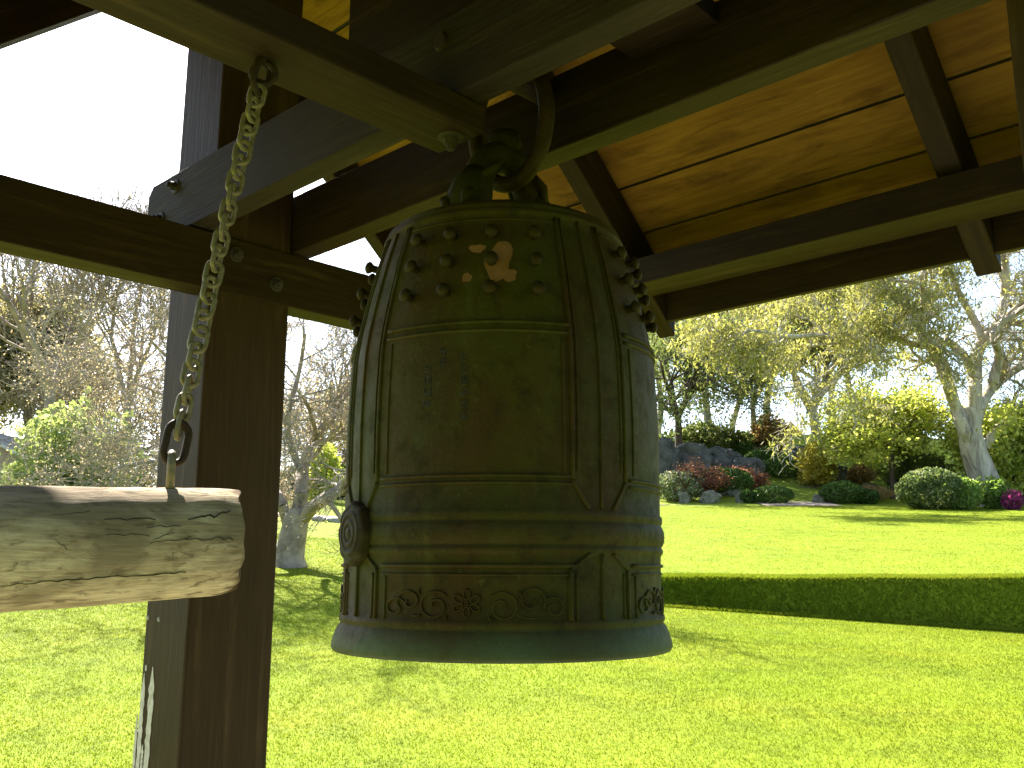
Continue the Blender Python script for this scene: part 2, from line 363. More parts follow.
def bolt(parent, p, n, r=.014, h=.014):
    """hex head with washer on a face whose outward normal (pavilion axes) is n"""
    n = Vector(n); d, s, u = frame(n, Vector((0, 0, 1)) if abs(n.z) < .9 else Vector((0, 1, 0)))
    bm = bmesh.new()
    bmesh.ops.create_cone(bm, cap_ends=True, segments=16, radius1=r*1.7, radius2=r*1.6, depth=.004, matrix=Matrix.Translation((0, 0, .002)))
    bmesh.ops.create_cone(bm, cap_ends=True, segments=6, radius1=r, radius2=r*.95, depth=h, matrix=Matrix.Translation((0, 0, .004+h/2)))
    bmesh.ops.create_cone(bm, cap_ends=True, segments=10, radius1=r*.55, radius2=r*.5, depth=.012, matrix=Matrix.Translation((0, 0, .010+h)))
    R = SM @ Matrix((s, u, d)).transposed(); mw = R.to_4x4(); mw.translation = S(*p)
    return link('bolt', mesh_bm('bolt', bm), M_BOLT, parent, mw)

posts = []
for x0 in (PX0, -.334):
    posts.append(beam('post', (x0, x0+.252), (1.335, 1.610), (-1.47, 2.10), 'Z', M_POST, pav, .008))
posts[0]['label'] = 'left post with flaked pale paint low on its side'
# tie beams along Y through the posts
B1 = beam('tie_beam', (-2.612, -2.512), (.06, 2.88), (.803, .978), 'Y')
B2 = beam('tie_beam', (-.342, -.242), (.06, 2.88), (.803, .978), 'Y')
# paired bell beams clamped on both sides of the posts, along X
def clamp_beam(Y0, Y1, Z0, Z1, m_):
    c = .028
    bm = bmesh.new(); X0, X1 = -2.812, -.045; cX, cZ, cY = (X0+X1)/2, (Z0+Z1)/2, (Y0+Y1)/2
    pr = [(X0, Z0), (X1, Z0), (X1, Z1-c), (X1-c, Z1), (X0+c, Z1), (X0, Z1-c)]
    A = [bm.verts.new((x-cX, Y0-cY, z-cZ)) for x, z in pr]; Bv = [bm.verts.new((x-cX, Y1-cY, z-cZ)) for x, z in pr]
    bm.faces.new(A); bm.faces.new(Bv[::-1])
    for i in range(6): bm.faces.new((A[i], Bv[i], Bv[(i+1) % 6], A[(i+1) % 6]))
    bmesh.ops.recalc_face_normals(bm, faces=bm.faces)
    bmesh.ops.bevel(bm, geom=list(bm.edges), offset=.003, segments=1, affect='EDGES')
    mw = SM.to_4x4(); mw.translation = S(cX, cY, cZ)
    return link('bell_beam', mesh_bm('bell_beam', bm), m_, pav, mw)
CB = clamp_beam(1.262, 1.333, .985, 1.180, M_ROUGH)
EB = clamp_beam(1.612, 1.685, .984, 1.178, M_TIMB)
bolt(CB, (-2.715, 1.262, 1.052), (0, -1, 0)); bolt(CB, (-2.632, 1.262, 1.136), (0, -1, 0)); bolt(CB, (-.18, 1.262, 1.07), (0, -1, 0))
bolt(B1, (-2.512, 1.412, .929), (1, 0, 0)); bolt(B1, (-2.512, 1.555, .866), (1, 0, 0))
# chain beam under the bell beam
GB = beam('chain_beam', (-1.513, -1.365), (-.02, 1.338), (.918, .983), 'Y')
bolt(GB, (-1.432, 1.300, .918), (0, 0, -1), .017)
# eave purlins, ridge
D1 = beam('eave_purlin', (-3.20, .34), (2.636, 2.798), (.980, 1.076), 'X')
D1b = beam('eave_purlin', (-3.20, .34), (.142, .304), (.985, 1.076), 'X')
beam('ridge_beam', (-3.16, .30), (1.425, 1.515), (2.105, 2.30), 'X')
RA, SL, TAIL, RD = 3.46, .89, 2.93, .19
ang = math.atan(SL)
def rz(Y): return RA - SL*Y                    # underside of the far slope
for x in (-3.12, -2.03, -.885, .25):
    far = [(1.47, rz(1.47)), (TAIL, rz(TAIL)), (TAIL, rz(TAIL)+RD*.72), (TAIL-.02, rz(TAIL-.02)+RD), (1.47, rz(1.47)+RD)]
    prism('rafter', far, x, x+.072, M_TIMB, pav, -ang)
    near = [(2.94-y, z) for y, z in far]
    prism('rafter', near, x, x+.072, M_TIMB, pav, ang)
def deck(sign):
    # boards along X, lapped, one mesh per slope
    R = SM @ Matrix((Vector((1, 0, 0)), Vector((0, sign*math.cos(ang), -math.sin(ang))), Vector((0, 1, 0)))).transposed()
    L = Vector((0, sign*math.cos(ang), -math.sin(ang))); U = Vector((1, 0, 0)).cross(L)
    if U.z < 0: U = -U
    R = Matrix((Vector((1, 0, 0)), L, U)).transposed(); mats = SM @ R
    org = Vector((-1.435, 1.47, rz(1.47)+RD)); bm = bmesh.new()
    pitch = .1915; full = (TAIL+.03-1.47)/math.cos(ang); off = ((2.607-1.47)/math.cos(ang)) % pitch - pitch
    s = off
    while s < full:
        a, b = max(s, .0), min(s+pitch-.014, full)
        if b > a+.01:
            r = bmesh.ops.create_cube(bm, size=1, matrix=Matrix.Translation((0, (a+b)/2, .0125)) @ Matrix.Diagonal((3.42, b-a, .022, 1)))
            for v in r['verts']:
                if v.co.y < (a+b)/2 and v.co.z < .0125: v.co.z += .010      # the upper edge tucks behind the next board
        s += pitch
    mw = mats.to_4x4(); mw.translation = S(*org)
    link('roof_boards', mesh_bm('roof_boards', bm), M_BOARD, pav, mw)
    bm = bmesh.new(); box(bm, 3.52, full+.08, .045, (0, full/2+.03, .052))
    link('roof_covering', mesh_bm('roof_covering', bm), M_SHINGLE, pav, mw.copy())
deck(1); deck(-1)
beam('spacer_block', (-1.165, -.945), (1.3335, 1.6115), (1.125, 1.17), 'X')
beam('ridge_panel', (-2.02, -.84), (1.44, 1.50), (1.20, 2.10), 'X')
# fascia between the rafter tails
xs_ = [-3.12, -2.03, -.885, .25]
for i in range(3):
    for Yc in (2.885, 2.94-2.885):
        beam('fascia', (xs_[i]+.073, xs_[i+1]-.001), (Yc-.014, Yc+.014), (.898, 1.05), 'X')
# weathering and small carpentry on the left post
def patch_plane(name, polys, m_, parent, R, org):
    bm = bmesh.new()
    for P in polys:
        f = bm.faces.new([bm.verts.new((x, y, 0)) for x, y in P])
    g = bmesh.ops.extrude_face_region(bm, geom=list(bm.faces))
    bmesh.ops.translate(bm, vec=(0, 0, .0012), verts=[v for v in g['geom'] if isinstance(v, bmesh.types.BMVert)])
    bmesh.ops.recalc_face_normals(bm, faces=bm.faces)
    mw = R.to_4x4(); mw.translation = org
    return link(name, mesh_bm(name, bm), m_, parent, mw)
rng = random.Random(4); polys = []
def ragged(cx, z0, z1, w0):
    n = 22; Ls, Rs = [], []
    for i in range(n+1):
        z = z0+(z1-z0)*i/n; k = min(1, 5*min(i, n-i)/n+.12)
        Ls.append((cx-w0*k*(.6+.5*rng.random()), z)); Rs.append((cx+w0*k*(.6+.5*rng.random()), z))
    return Ls+Rs[::-1]
polys += [ragged(-.062, -.62, -.305, .013), ragged(-.012, -.63, -.285, .017), ragged(-.088, -.66, -.42, .008), ragged(-.040, -.60, -.50, .007), ragged(-.055, -.300, -.282, .006)]
Rp = SM @ Matrix((Vector((1, 0, 0)), Vector((0, 0, 1)), Vector((0, -1, 0)))).transposed()
patch_plane('peeled_paint', polys, M_PAINT, posts[0], Rp, S(-2.69, 1.3345, 0))
for X_, Z_ in ((-2.755, -.150), (-2.688, -.152)):
    bm = bmesh.new(); bmesh.ops.create_cone(bm, cap_ends=True, segments=12, radius1=.008, radius2=.006, depth=.004)
    mw = Rp.to_4x4(); mw.translation = S(X_, 1.334, Z_); link('screw', mesh_bm('screw', bm), M_STONE, posts[0], mw)
beam('side_ledge', (-2.800, -2.7725), (1.35, 1.52), (-.128, -.112), 'Y')
beam('backing_strip', (-2.795, -2.7725), (1.34, 1.50), (-1.47, -.47), 'Z')

# ------------------------------------------------------------------ the bell
BR = [(-.165, .349), (-.158, .3525), (-.148, .3515), (-.135, .3475), (-.122, .3425), (-.113, .3365), (-.1105, .3345), (-.107, .3375), (-.1015, .3385), (-.096, .3372), (-.092, .333),
      (-.05, .3325), (0, .3325), (.020, .333), (.0235, .334), (.027, .3375), (.033, .338), (.037, .336), (.0395, .3345), (.042, .337), (.050, .3405), (.061, .3418), (.072, .3405), (.080, .337),
      (.0825, .3345), (.086, .3365), (.092, .338), (.100, .3375), (.1045, .3335), (.15, .334), (.19, .3345), (.276, .335), (.351, .333), (.42, .3295), (.47, .322), (.543, .306), (.62, .287), (.665, .2735),
      (.687, .2655), (.690, .268), (.697, .2685), (.702, .2665), (.7045, .2625), (.709, .2635), (.716, .2595), (.722, .251), (.735, .225), (.748, .185), (.757, .13), (.762, .07), (.764, .001)]
def Rz_(z):
    return float(np.interp(z, [a for a, b in BR], [b for a, b in BR]))
TH0 = math.atan2(-BY, -BX)
bell_loc = S(BX, BY, -.165)
bell = empty('temple_bell', bell_loc, 'large dark bronze temple bell with rows of knobs and relief panels', 'bell')
def bp(phi, z, off=0.0, rr=None):      # point on the bell in the bell's own frame (world axes)
    th = TH0+math.radians(phi); r = (Rz_(z) if rr is None else rr)+off
    v = SM @ Vector((r*math.cos(th), r*math.sin(th), 0)); v.z = z+.165; return v
bm = bmesh.new(); K = 160; rings = []
inner = [(.762-.03, .001), (.70, .18), (.62, .255), (.45, .29), (.2, .305), (-.05, .306), (-.13, .312), (-.163, .330)]
prof = list(BR[::-1]) + [(z, r) for z, r in inner[::-1]]
for z, r in prof:
    rings.append([bm.verts.new(bp(360*j/K, z, 0, r)) for j in range(K)])
for A, B in zip(rings[:-1], rings[1:]):
    for j in range(K): bm.faces.new((A[j], B[j], B[(j+1) % K], A[(j+1) % K]))
bmesh.ops.recalc_face_normals(bm, faces=bm.faces)
me = mesh_bm('bell_body', bm, True)
body = link('bell_body', me, M_BELL, bell, Matrix.Translation(bell_loc))
def ribbon(bm, path, w, h, round_=False):
    """raised moulding along a path of (phi, z) on the bell's surface"""
    pts = [(Vector(bp(p, z, 0)), Vector(bp(p, z, 1))-Vector(bp(p, z, 0))) for p, z in path]
    prev = None
    for i, (c, n) in enumerate(pts):
        a = pts[max(i-1, 0)][0]; b = pts[min(i+1, len(pts)-1)][0]
        t = (b-a).normalized(); s = t.cross(n).normalized()
        prf = [(-w, -.003), (-w*.75, h*.7), (-w*.3, h), (w*.3, h), (w*.75, h*.7), (w, -.003)]
        ring = [bm.verts.new(c + s*x + n*y) for x, y in prf]
        if prev:
            for j in range(5): bm.faces.new((prev[j], ring[j], ring[j+1], prev[j+1]))
        else: bm.faces.new(ring[::-1])
        prev = ring
    bm.faces.new(prev)
def seg(a, b, n=10): return [(a[0]+(b[0]-a[0])*i/n, a[1]+(b[1]-a[1])*i/n) for i in range(n+1)]
def phi_of(u):                       # horizontal offset (photo px from the axis) -> angle on the bell
    p = 0.0
    for _ in range(30): p = math.asin(max(-.99, min(.99, u/948*(6.08-math.cos(p)))))
    return math.degrees(p)
def cv(cx, cy_): return (phi_of(370+cx/4.876-503)+1.0, -.016-(570+cy_/4.876-576)*.00172)
bmF = bmesh.new()
def spiral(cx, cy_, r0, r1, a0, a1, sx=1.0):
    return [cv(cx+sx*(r0+(r1-r0)*(i/44)**1.7)*math.cos(math.radians(a0+(a1-a0)*i/44)), cy_+(r0+(r1-r0)*(i/44)**1.7)*math.sin(math.radians(a0+(a1-a0)*i/44))) for i in range(45)]
scroll = [spiral(312, 178, 72, 9, -40, -560), spiral(188, 158, 55, 8, 150, 560), spiral(128, 190, 48, 8, -20, -420),
          spiral(634, 183, 74, 9, 220, 740), spiral(775, 152, 66, 9, 30, -390), spiral(882, 185, 52, 8, 200, 660),
          [cv(240, 95), cv(232, 110), cv(240, 125)], [cv(720, 100), cv(718, 118), cv(730, 130)], [cv(368, 225), cv(360, 240), cv(372, 250)],
          [cv(572, 225), cv(570, 240), cv(585, 250)], [cv(245, 225), cv(225, 232), cv(205, 226)], [cv(690, 205), cv(730, 235), cv(800, 238)]]
for k in range(6):                   # six petals of the flower
    a = math.pi*2*k/6+math.pi/2; cx, cy_ = 462+42*math.cos(a)*1.1, 165+42*math.sin(a)
    scroll.append([cv(cx+25*math.cos(q)*math.cos(a)-16*math.sin(q)*math.sin(a), cy_+25*math.cos(q)*math.sin(a)+16*math.sin(q)*math.cos(a)) for q in [2*math.pi*i/18 for i in range(19)]])
scroll.append([cv(462+9*math.cos(q), 165+9*math.sin(q)) for q in [2*math.pi*i/12 for i in range(13)]])
for q in range(4):
    o = 90*q; dv = 33.4+o; L, R_ = -43.6+o, 22.4+o
    add = lambda path, w_=.0035, h=.004, b=bmF: ribbon(b, path, w_, h)
    # dividers: double edge strips and a middle strip
    for e in (dv-10.9, dv+10.9):
        add(seg((e, .688), (e, .158), 26), .0045, .005)
    for e in (dv-8.9, dv+8.9): add(seg((e, .688), (e, .175), 26), .0025, .003)
    add(seg((dv, .688), (dv, .105), 28), .003, .004)
    add(seg((dv-10.9, .158), (dv-5.0, .106), 8), .0045, .005); add(seg((dv+10.9, .158), (dv+5.0, .106), 8), .0045, .005)
    # knob field below the shoulder, inscription panel
    add(seg((L, .452), (R_, .452), 24), .005, .006); add(seg((L, .4355), (R_, .4355), 24), .004, .005)
    add(seg((L, .163), (R_, .163), 24), .004, .0045); add(seg((L, .150), (R_, .150), 24), .0035, .004)
    add(seg((L+2.6, .425), (L+2.6, .172), 18), .0025, .003); add(seg((R_-2.6, .425), (R_-2.6, .172), 18), .0025, .003)
    add(seg((L, .676), (R_, .676), 24), .003, .003)
    # lower frieze
    for sgn in (-1, 1):
        e = dv+sgn*11.6; e2 = dv+sgn*9.6
        add(seg((dv+sgn*4.6, .024), (e, -.004), 8), .004, .005); add(seg((e, -.004), (e, -.094), 10), .004, .005)
        add(seg((e2, -.012), (e2, -.094), 8), .0025, .003)
    add(seg((dv, .022), (dv, -.094), 10), .003, .005)
    add(seg((L+1, .002), (R_+.4, .002), 24), .0045, .005); add(seg((L+1, -.014), (R_+.4, -.014), 24), .003, .003)
    add(seg((L+3, -.014), (L+3, -.094), 8), .003, .003); add(seg((R_-1.2, -.014), (R_-1.2, -.094), 8), .003, .003)
    bmS = bmesh.new()
    for pth in scroll: ribbon(bmS, [(p+o, z) for p, z in pth], .0022, .0040)
    bmesh.ops.recalc_face_normals(bmS, faces=bmS.faces)
    link('scroll_frieze', mesh_bm('scroll_frieze', bmS, True), M_BELL, bell, Matrix.Translation(bell_loc))
for bmX, nm in ((bmF, 'relief_frame'),):
    bmesh.ops.recalc_face_normals(bmX, faces=bmX.faces)
    link(nm, mesh_bm(nm, bmX, True), M_BELL, bell, Matrix.Translation(bell_loc))
# weathered, illegible inscription columns
rng = random.Random(11)
M_INK = simple('darkened_bronze', (.021, .019, .006), .6, .15, .3, 40)
for px, y0, n in ((463, 356, 6), (440, 350, 2), (425, 366, 4)):
    bmI = bmesh.new()
    for k in range(n):
        cyy = y0+k*12.2; w_ = 4.6
        for s_ in range(7):
            if rng.random() < .55: a = (px-w_+rng.random()*3, cyy+rng.uniform(-4.5, 4.5)); b = (px+w_-rng.random()*3, a[1]+rng.uniform(-.8, .8))
            else: a = (px+rng.uniform(-3.5, 3.5), cyy-4.8+rng.random()*2); b = (a[0]+rng.uniform(-1.6, 1.6), cyy+4.8-rng.random()*2)
            pa = (phi_of(a[0]-503), .4324-(a[1]-331)*.00187); pb = (phi_of(b[0]-503), .4324-(b[1]-331)*.00187)
            ribbon(bmI, seg(pa, pb, 3), .0010, .0012)
    bmesh.ops.recalc_face_normals(bmI, faces=bmI.faces)
    link('inscription', mesh_bm('inscription', bmI), M_INK, bell, Matrix.Translation(bell_loc))
# rubbed patches among the knobs
def blob(cx, cy_, rx, ry, seed, n=26):
    r_ = random.Random(seed); ph = [r_.uniform(0, 6.28) for _ in range(4)]
    out = []
    for i in range(n):
        a = 2*math.pi*i/n; k = 1+.14*math.sin(2*a+ph[0])+.10*math.sin(3*a+ph[1])+.07*math.sin(5*a+ph[2])
        out.append((cx+rx*k*math.cos(a), cy_+ry*k*math.sin(a)))
    return out
bmP = bmesh.new()
def rubz(y): return .5788-(y-261)*.00217
for B_ in (blob(497, 260, 15.5, 20, 12), blob(510, 275, 9, 5.5, 5), blob(470, 247, 9, 4.5, 3), blob(460, 276, 5, 5, 4)):
    cs = sum(p[0] for p in B_)/len(B_), sum(p[1] for p in B_)/len(B_)
    c = bmP.verts.new(bp(phi_of(cs[0]-503), rubz(cs[1]), .0013)); vs = [bmP.verts.new(bp(phi_of(x-503), rubz(y), .0013)) for x, y in B_]
    rim_ = [bmP.verts.new(bp(phi_of((x-cs[0])*1.04+cs[0]-503), rubz((y-cs[1])*1.04+cs[1]), -.001)) for x, y in B_]
    for i in range(len(vs)):
        j = (i+1) % len(vs); bmP.faces.new((c, vs[i], vs[j])); bmP.faces.new((vs[i], rim_[i], rim_[j], vs[j]))
bmesh.ops.recalc_face_normals(bmP, faces=bmP.faces)
link('rubbed_patch', mesh_bm('rubbed_patch', bmP), M_WORN, bell, Matrix.Translation(bell_loc))
# knobs: a mushroom lathe, 12 to each of four fields
bm = bmesh.new(); pr = [(0, .010), (.010, .0095), (.018, .009), (.022, .012), (.027, .0155), (.033, .015), (.038, .010), (.0405, .004), (.041, .0004)]; k_ = 16
rg = [[bm.verts.new((r*math.cos(2*math.pi*j/k_), r*math.sin(2*math.pi*j/k_), h-.006)) for j in range(k_)] for h, r in pr[:]]
for A, B in zip(rg[:-1], rg[1:]):
    for j in range(k_): bm.faces.new((A[j], A[(j+1) % k_], B[(j+1) % k_], B[j]))
bmesh.ops.recalc_face_normals(bm, faces=bm.faces)
kme = mesh_bm('knob', bm, True); knob0 = None
for q in range(4):
    for zz in (.637, .577, .515):
        for cph in (-35.5, -20.5, -4.5, 11.5):
            phi = cph+90*q; n = (bp(phi, zz, 1)-bp(phi, zz, 0)); n = (n+Vector((0, 0, .22))).normalized()
            d, s, u = frame(n); mw = (Matrix((s, u, d)).transposed() @ Matrix.Diagonal((.88, .88, .80))).to_4x4(); mw.translation = bp(phi, zz)
            if knob0 is None: o = knob0 = link('knob', kme, M_KNOB, bell)
            else: o = knob0.copy(); COL.objects.link(o); o.parent = bell
            o.matrix_local = mw
# striking bosses: ringed lotus medallions on opposite dividers
for phi in (-56.6, 123.4):
    bm = bmesh.new(); cz = .0625
    pr = [(.060, -.012), (.060, .002), (.054, .009), (.048, .006), (.043, .011), (.035, .012), (.031, .008), (.026, .012), (.018, .013), (.015, .009), (.010, .013), (.0005, .014)]
    rg = []
    for r, h in pr: rg.append([bm.verts.new((r*.92*math.cos(2*math.pi*j/40)*(1+.05*math.cos(8*2*math.pi*j/40) if r > .05 else 1), r*math.sin(2*math.pi*j/40)*(1+.05*math.cos(8*2*math.pi*j/40) if r > .05 else 1), h)) for j in range(40)])
    for A, B in zip(rg[:-1], rg[1:]):
        for j in range(40): bm.faces.new((A[j], A[(j+1) % 40], B[(j+1) % 40], B[j]))
    bm.faces.new(rg[-1]); bmesh.ops.recalc_face_normals(bm, faces=bm.faces)
    n = (bp(phi, cz, 1)-bp(phi, cz, 0)).normalized(); d, s, u = frame(n)
    mw = Matrix((s, u, d)).transposed().to_4x4(); mw.translation = bell_loc+bp(phi, cz, .004)
    link('striking_medallion', mesh_bm('striking_medallion', bm, True), M_KNOB, bell, mw)
# dragon loop on the crown: two beast heads joined by an arch with a jewel
bm = bmesh.new()
def bl(x, y, z): v = SM @ Vector((x, y, 0)); v.z = z+.165; return v
arch = [bl(0, .098*math.cos(a), .765+.165*math.sin(a)) for a in [math.pi*i/16 for i in range(17)]]
tube(bm, arch, [.040-.008*math.sin(math.pi*i/16) for i in range(17)], 12)
for sgn in (-1, 1):                 # heads biting the crown
    hd = [bl(0, sgn*.085, .86), bl(0, sgn*.100, .82), bl(0, sgn*.112, .785), bl(0, sgn*.118, .758)]
    tube(bm, hd, [.034, .048, .050, .036], 12)
    for sx in (-1, 1):
        tube(bm, [bl(sx*.028, sgn*.105, .835), bl(sx*.05, sgn*.08, .865), bl(sx*.045, sgn*.055, .89)], [.012, .009, .003], 8)
        tube(bm, [bl(sx*.03, sgn*.128, .80), bl(sx*.034, sgn*.150, .785), bl(sx*.026, sgn*.150, .765)], [.012, .014, .008], 8)
tube(bm, [bl(0, 0, .90), bl(0, 0, .93), bl(0, 0, .96), bl(0, 0, .985), bl(0, 0, .995)], [.030, .026, .040, .034, .006], 12)
bmesh.ops.recalc_face_normals(bm, faces=bm.faces)
link('crown_loop', mesh_bm('crown_loop', bm, True), M_KNOB, bell, Matrix.Translation(bell_loc))

# iron ring that carries the bell, and the cross pin over the bell beams
rp = []
for i in range(40):
    a = 2*math.pi*i/40; v = Vector((.095*math.cos(a), .02*math.cos(a), .155*math.sin(a))); rp.append(SM @ v)
bm = bmesh.new(); tube(bm, rp, .0190, 12, True)
rg = link('hanging_ring', mesh_bm('hanging_ring', bm, True), M_RUST, None, Matrix.Translation(S(BX+.008, BY+.012, 1.018)))
tag(rg, 'thick rusty iron ring joining the bell crown to the beams', 'ring')
bm = bmesh.new(); tube(bm, [SM @ Vector((0, y, 0)) for y in (-.215, -.2, .2, .222)], [.018, .026, .026, .018], 14)
pn = link('hanger_pin', mesh_bm('hanger_pin', bm, False), M_RUST, pav, Matrix.Translation(S(BX+.008, BY, 1.128)))

# ------------------------------------------------------------------ striking log on its chains
LX = -1.45
def log_axis(Y): return Vector(S(LX, Y, .0165+.050*(Y-.35)/.5*.5))
log = empty('striking_log', S(LX, .15, -.07), 'weathered pale debarked log with split end hanging by a chain beside the bell', 'log')
Y0, Y1 = -.55, .845; nL, kL = 150, 72; V = []; Fq = []
for i in range(nL+1):
    s = i/nL; Y = Y0+(Y1-Y0)*s
    r0 = .0875+.0015*math.sin(3*Y+1)
    for j in range(kL):
        a = 2*math.pi*j/kL
        q = Vector((Y*3.0, math.cos(a)*1.0, math.sin(a)*1.0))
        r = r0+.0012*noise.noise(q*1.3)+.0009*noise.noise(Vector((Y*9, math.cos(a)*5, math.sin(a)*5)))+.0010*noise.noise(Vector((Y*20, math.cos(a)*16, math.sin(a)*16)))
        e = (Y1-Y)                                   # worn lower edge of the struck end
        wear = .008*max(0, 1-e/.045)**2*(.25+.75*max(0, -math.sin(a)))
        r -= wear
        end = .010*noise.noise(Vector((math.cos(a)*2.5, math.sin(a)*2.5, 3)))*max(0, 1-e/.02)
        p = log_axis(Y+end-(.034*math.cos(a)+.006*math.sin(a))*s**6); side = SM @ Vector((math.cos(a), 0, 0)); V.append(p+side*r+Vector((0, 0, r*math.sin(a))))
V = [tuple(v) for v in V]
for i in range(nL):
    for j in range(kL): Fq.append((i*kL+j, i*kL+(j+1) % kL, (i+1)*kL+(j+1) % kL, (i+1)*kL+j))
Rl = SM @ Matrix(((0, -1, 0), (1, 0, 0), (0, 0, 1))); mwl = Rl.to_4x4(); mwl.translation = S(LX, .15, 0); inv = mwl.inverted()
V = [tuple(inv @ Vector(v)) for v in V]
lme = mesh_np('log_body', V, Fq, True)
body_l = link('log_body', lme, M_LOG, log, mwl)
for tip, rr in ((True, 1), (False, 0)):              # broken end grain
    bm = bmesh.new(); base = nL*kL if tip else 0
    prev = [bm.verts.new(V[base+j]) for j in range(kL)]; c0 = sum((v.co for v in prev), Vector())/kL
    for f in (.93, .75, .5, .25):
        cur = []
        for j, v0 in enumerate([Vector(V[base+j]) for j in range(kL)]):
            p = c0+(v0-c0)*f; p.x += (.006 if tip else -.006)*(1-f) + .006*noise.noise(p*40)
            cur.append(bm.verts.new(p))
        for j in range(kL): bm.faces.new((prev[j], prev[(j+1) % kL], cur[(j+1) % kL], cur[j]))
        prev = cur
    bm.faces.new(prev); bmesh.ops.recalc_face_normals(bm, faces=bm.faces)
    link('log_end', mesh_bm('log_end', bm), M_LOGEND, log, mwl)
# drying cracks and knots: thin dark wedges lying in the surface
rng = random.Random(5); bm = bmesh.new()
def crack(pts, w0):
    P = []
    for Y, z in pts:                                  # on the side that faces the camera
        a = math.asin(max(-.98, min(.98, z/.0885))); ax = log_axis(Y); P.append(inv @ (ax+(SM @ Vector((math.cos(a)*.0888, 0, 0)))+Vector((0, 0, .0888*math.sin(a)))))
    n = len(P); prev = None
    for i in range(n):
        t = (P[min(i+1, n-1)]-P[max(i-1, 0)]).normalized(); nn = Vector((0, P[i].y, P[i].z-.02)).normalized(); s = t.cross(nn).normalized()
        wd = w0*math.sin(math.pi*(i+.35)/(n+.0))*.5+.0004
        ring = [bm.verts.new(P[i]-s*wd-nn*.004), bm.verts.new(P[i]+nn*.0008), bm.verts.new(P[i]+s*wd-nn*.004)]
        if prev: bm.faces.new((prev[0], ring[0], ring[1], prev[1])); bm.faces.new((prev[1], ring[1], ring[2], prev[2]))
        prev = ring
def wob(a, b, n, amp): return [(a[0]+(b[0]-a[0])*i/n, a[1]+(b[1]-a[1])*i/n+rng.uniform(-amp, amp)) for i in range(n+1)]
crack(wob((.715, .034), (.790, .046), 10, .003), .0022); crack(wob((.70, .006), (.79, .004), 12, .003), .0011)
crack(wob((.45, -.048), (.72, -.044), 26, .0015), .0012); crack(wob((.515, .012), (.535, -.002), 6, .002), .003)
for k in range(9):
    y = rng.uniform(.36, .66); z = rng.uniform(.0, .04); crack(wob((y, z), (y+rng.uniform(.03, .08), z+rng.uniform(-.006, .01)), 7, .002), rng.uniform(.0008, .0022))
bmesh.ops.recalc_face_normals(bm, faces=bm.faces)
link('drying_cracks', mesh_bm('drying_cracks', bm), M_CRACK, log, mwl)

def ring_path(hl, hw, n=20):        # stadium in local x (length) and y (width)
    P = []; st = hl-hw
    for i in range(n//2+1): a = -math.pi/2+math.pi*i/(n//2); P.append(Vector((st+hw*math.cos(a), hw*math.sin(a), 0)))
    for i in range(n//2+1): a = math.pi/2+math.pi*i/(n//2); P.append(Vector((-st+hw*math.cos(a), hw*math.sin(a), 0)))
    return P
bm = bmesh.new(); tube(bm, ring_path(.0225, .0125), .0045, 8, True); LINK = mesh_bm('link', bm, True); LINK.materials.append(M_GALV)
bm = bmesh.new(); tube(bm, ring_path(.034, .019), .0062, 10, True); BIG = mesh_bm('link', bm, True); BIG.materials.append(M_RUST)
def chain(top, bot, label):
    top, bot = Vector(S(*top)), Vector(S(*bot)); d = (bot-top); Ld = d.length; d.normalize()
    ch = empty('hanging_chain', top, label, 'chain', 'chains of the striking log')
    n = 23; _, s, u = frame(d, Vector((SM @ Vector((1, 0, 0)))))
    view = Vector((0, 0, EYE))-top; view -= d*view.dot(d); view.normalize(); side = d.cross(view).normalized()
    t = 0.0; items = [('link', BIG if i in (0, n) else LINK) for i in range(n+1)]
    first = None
    pitches = [.045]+[.0335]*(n-1)+[.05]; tot = sum(pitches[:-1])+.02; k = (Ld-.03)/tot
    rg_ = random.Random(2); pos = 0.02
    for i, (nm, me) in enumerate(items):
        even = (i % 2 == 1); rot = 20*math.sin(i*.5)+rg_.uniform(-9, 9)
        w_ = side if even else view; rm = Matrix.Rotation(math.radians(rot+(35 if not even else -10)), 3, d); w_ = rm @ w_
        mw = Matrix((d, w_, d.cross(w_))).transposed().to_4x4()
        sag = side*0.004*math.sin(math.pi*pos/Ld)
        mw.translation = d*pos+sag
        o = bpy.data.objects.new('link', me); COL.objects.link(o); o.parent = ch; o.matrix_local = mw
        pos += pitches[i]*k
    return ch
chain((-1.45, .848, .905), (-1.45, .724, .168), 'weathered steel chain running from the overhead beam down to the log end')
chain((-1.45, -.15, .905), (-1.45, -.27, .13), 'second steel chain holding the far left end of the log')
def eye_bolt(parent, p, upn, m_, R_=.022, r=.0065, yaw=0.0):
    bm = bmesh.new(); rot = Matrix.Rotation(yaw, 3, 'Z')
    pts = [rot @ Vector((R_*math.cos(a), 0, upn*(R_*1.25+R_*math.sin(a)))) for a in [2*math.pi*i/24 for i in range(24)]]
    tube(bm, pts, r, 9, True)
    tube(bm, [Vector((0, 0, upn*.012)), Vector((0, 0, -upn*.02))], r, 9)
    return link('eye_bolt', mesh_bm('eye_bolt', bm, True), m_, parent, Matrix.Translation(S(*p)))
for y in (.848, -.15): eye_bolt(GB, (-1.45, y, .919), -1, M_RUST, .021, .0062, .1)
def staple(Y):
    bm = bmesh.new(); e_ = SM @ Vector((-.895, .445, 0)); zz_ = Vector((0, 0, 1)); pts = [e_*.017*math.cos(a)+zz_*(.040+.019*math.sin(a)) for a in [math.pi*i/12 for i in range(13)]]
    pts = [e_*.019-zz_*.01]+pts+[e_*-.019-zz_*.01]
    bm2 = bm; tube(bm2, pts, .0068, 9)
    p = log_axis(Y)+Vector((0, 0, .083)); link('eye_bolt', mesh_bm('eye_bolt', bm, True), M_GALV, log, Matrix.Translation(p))
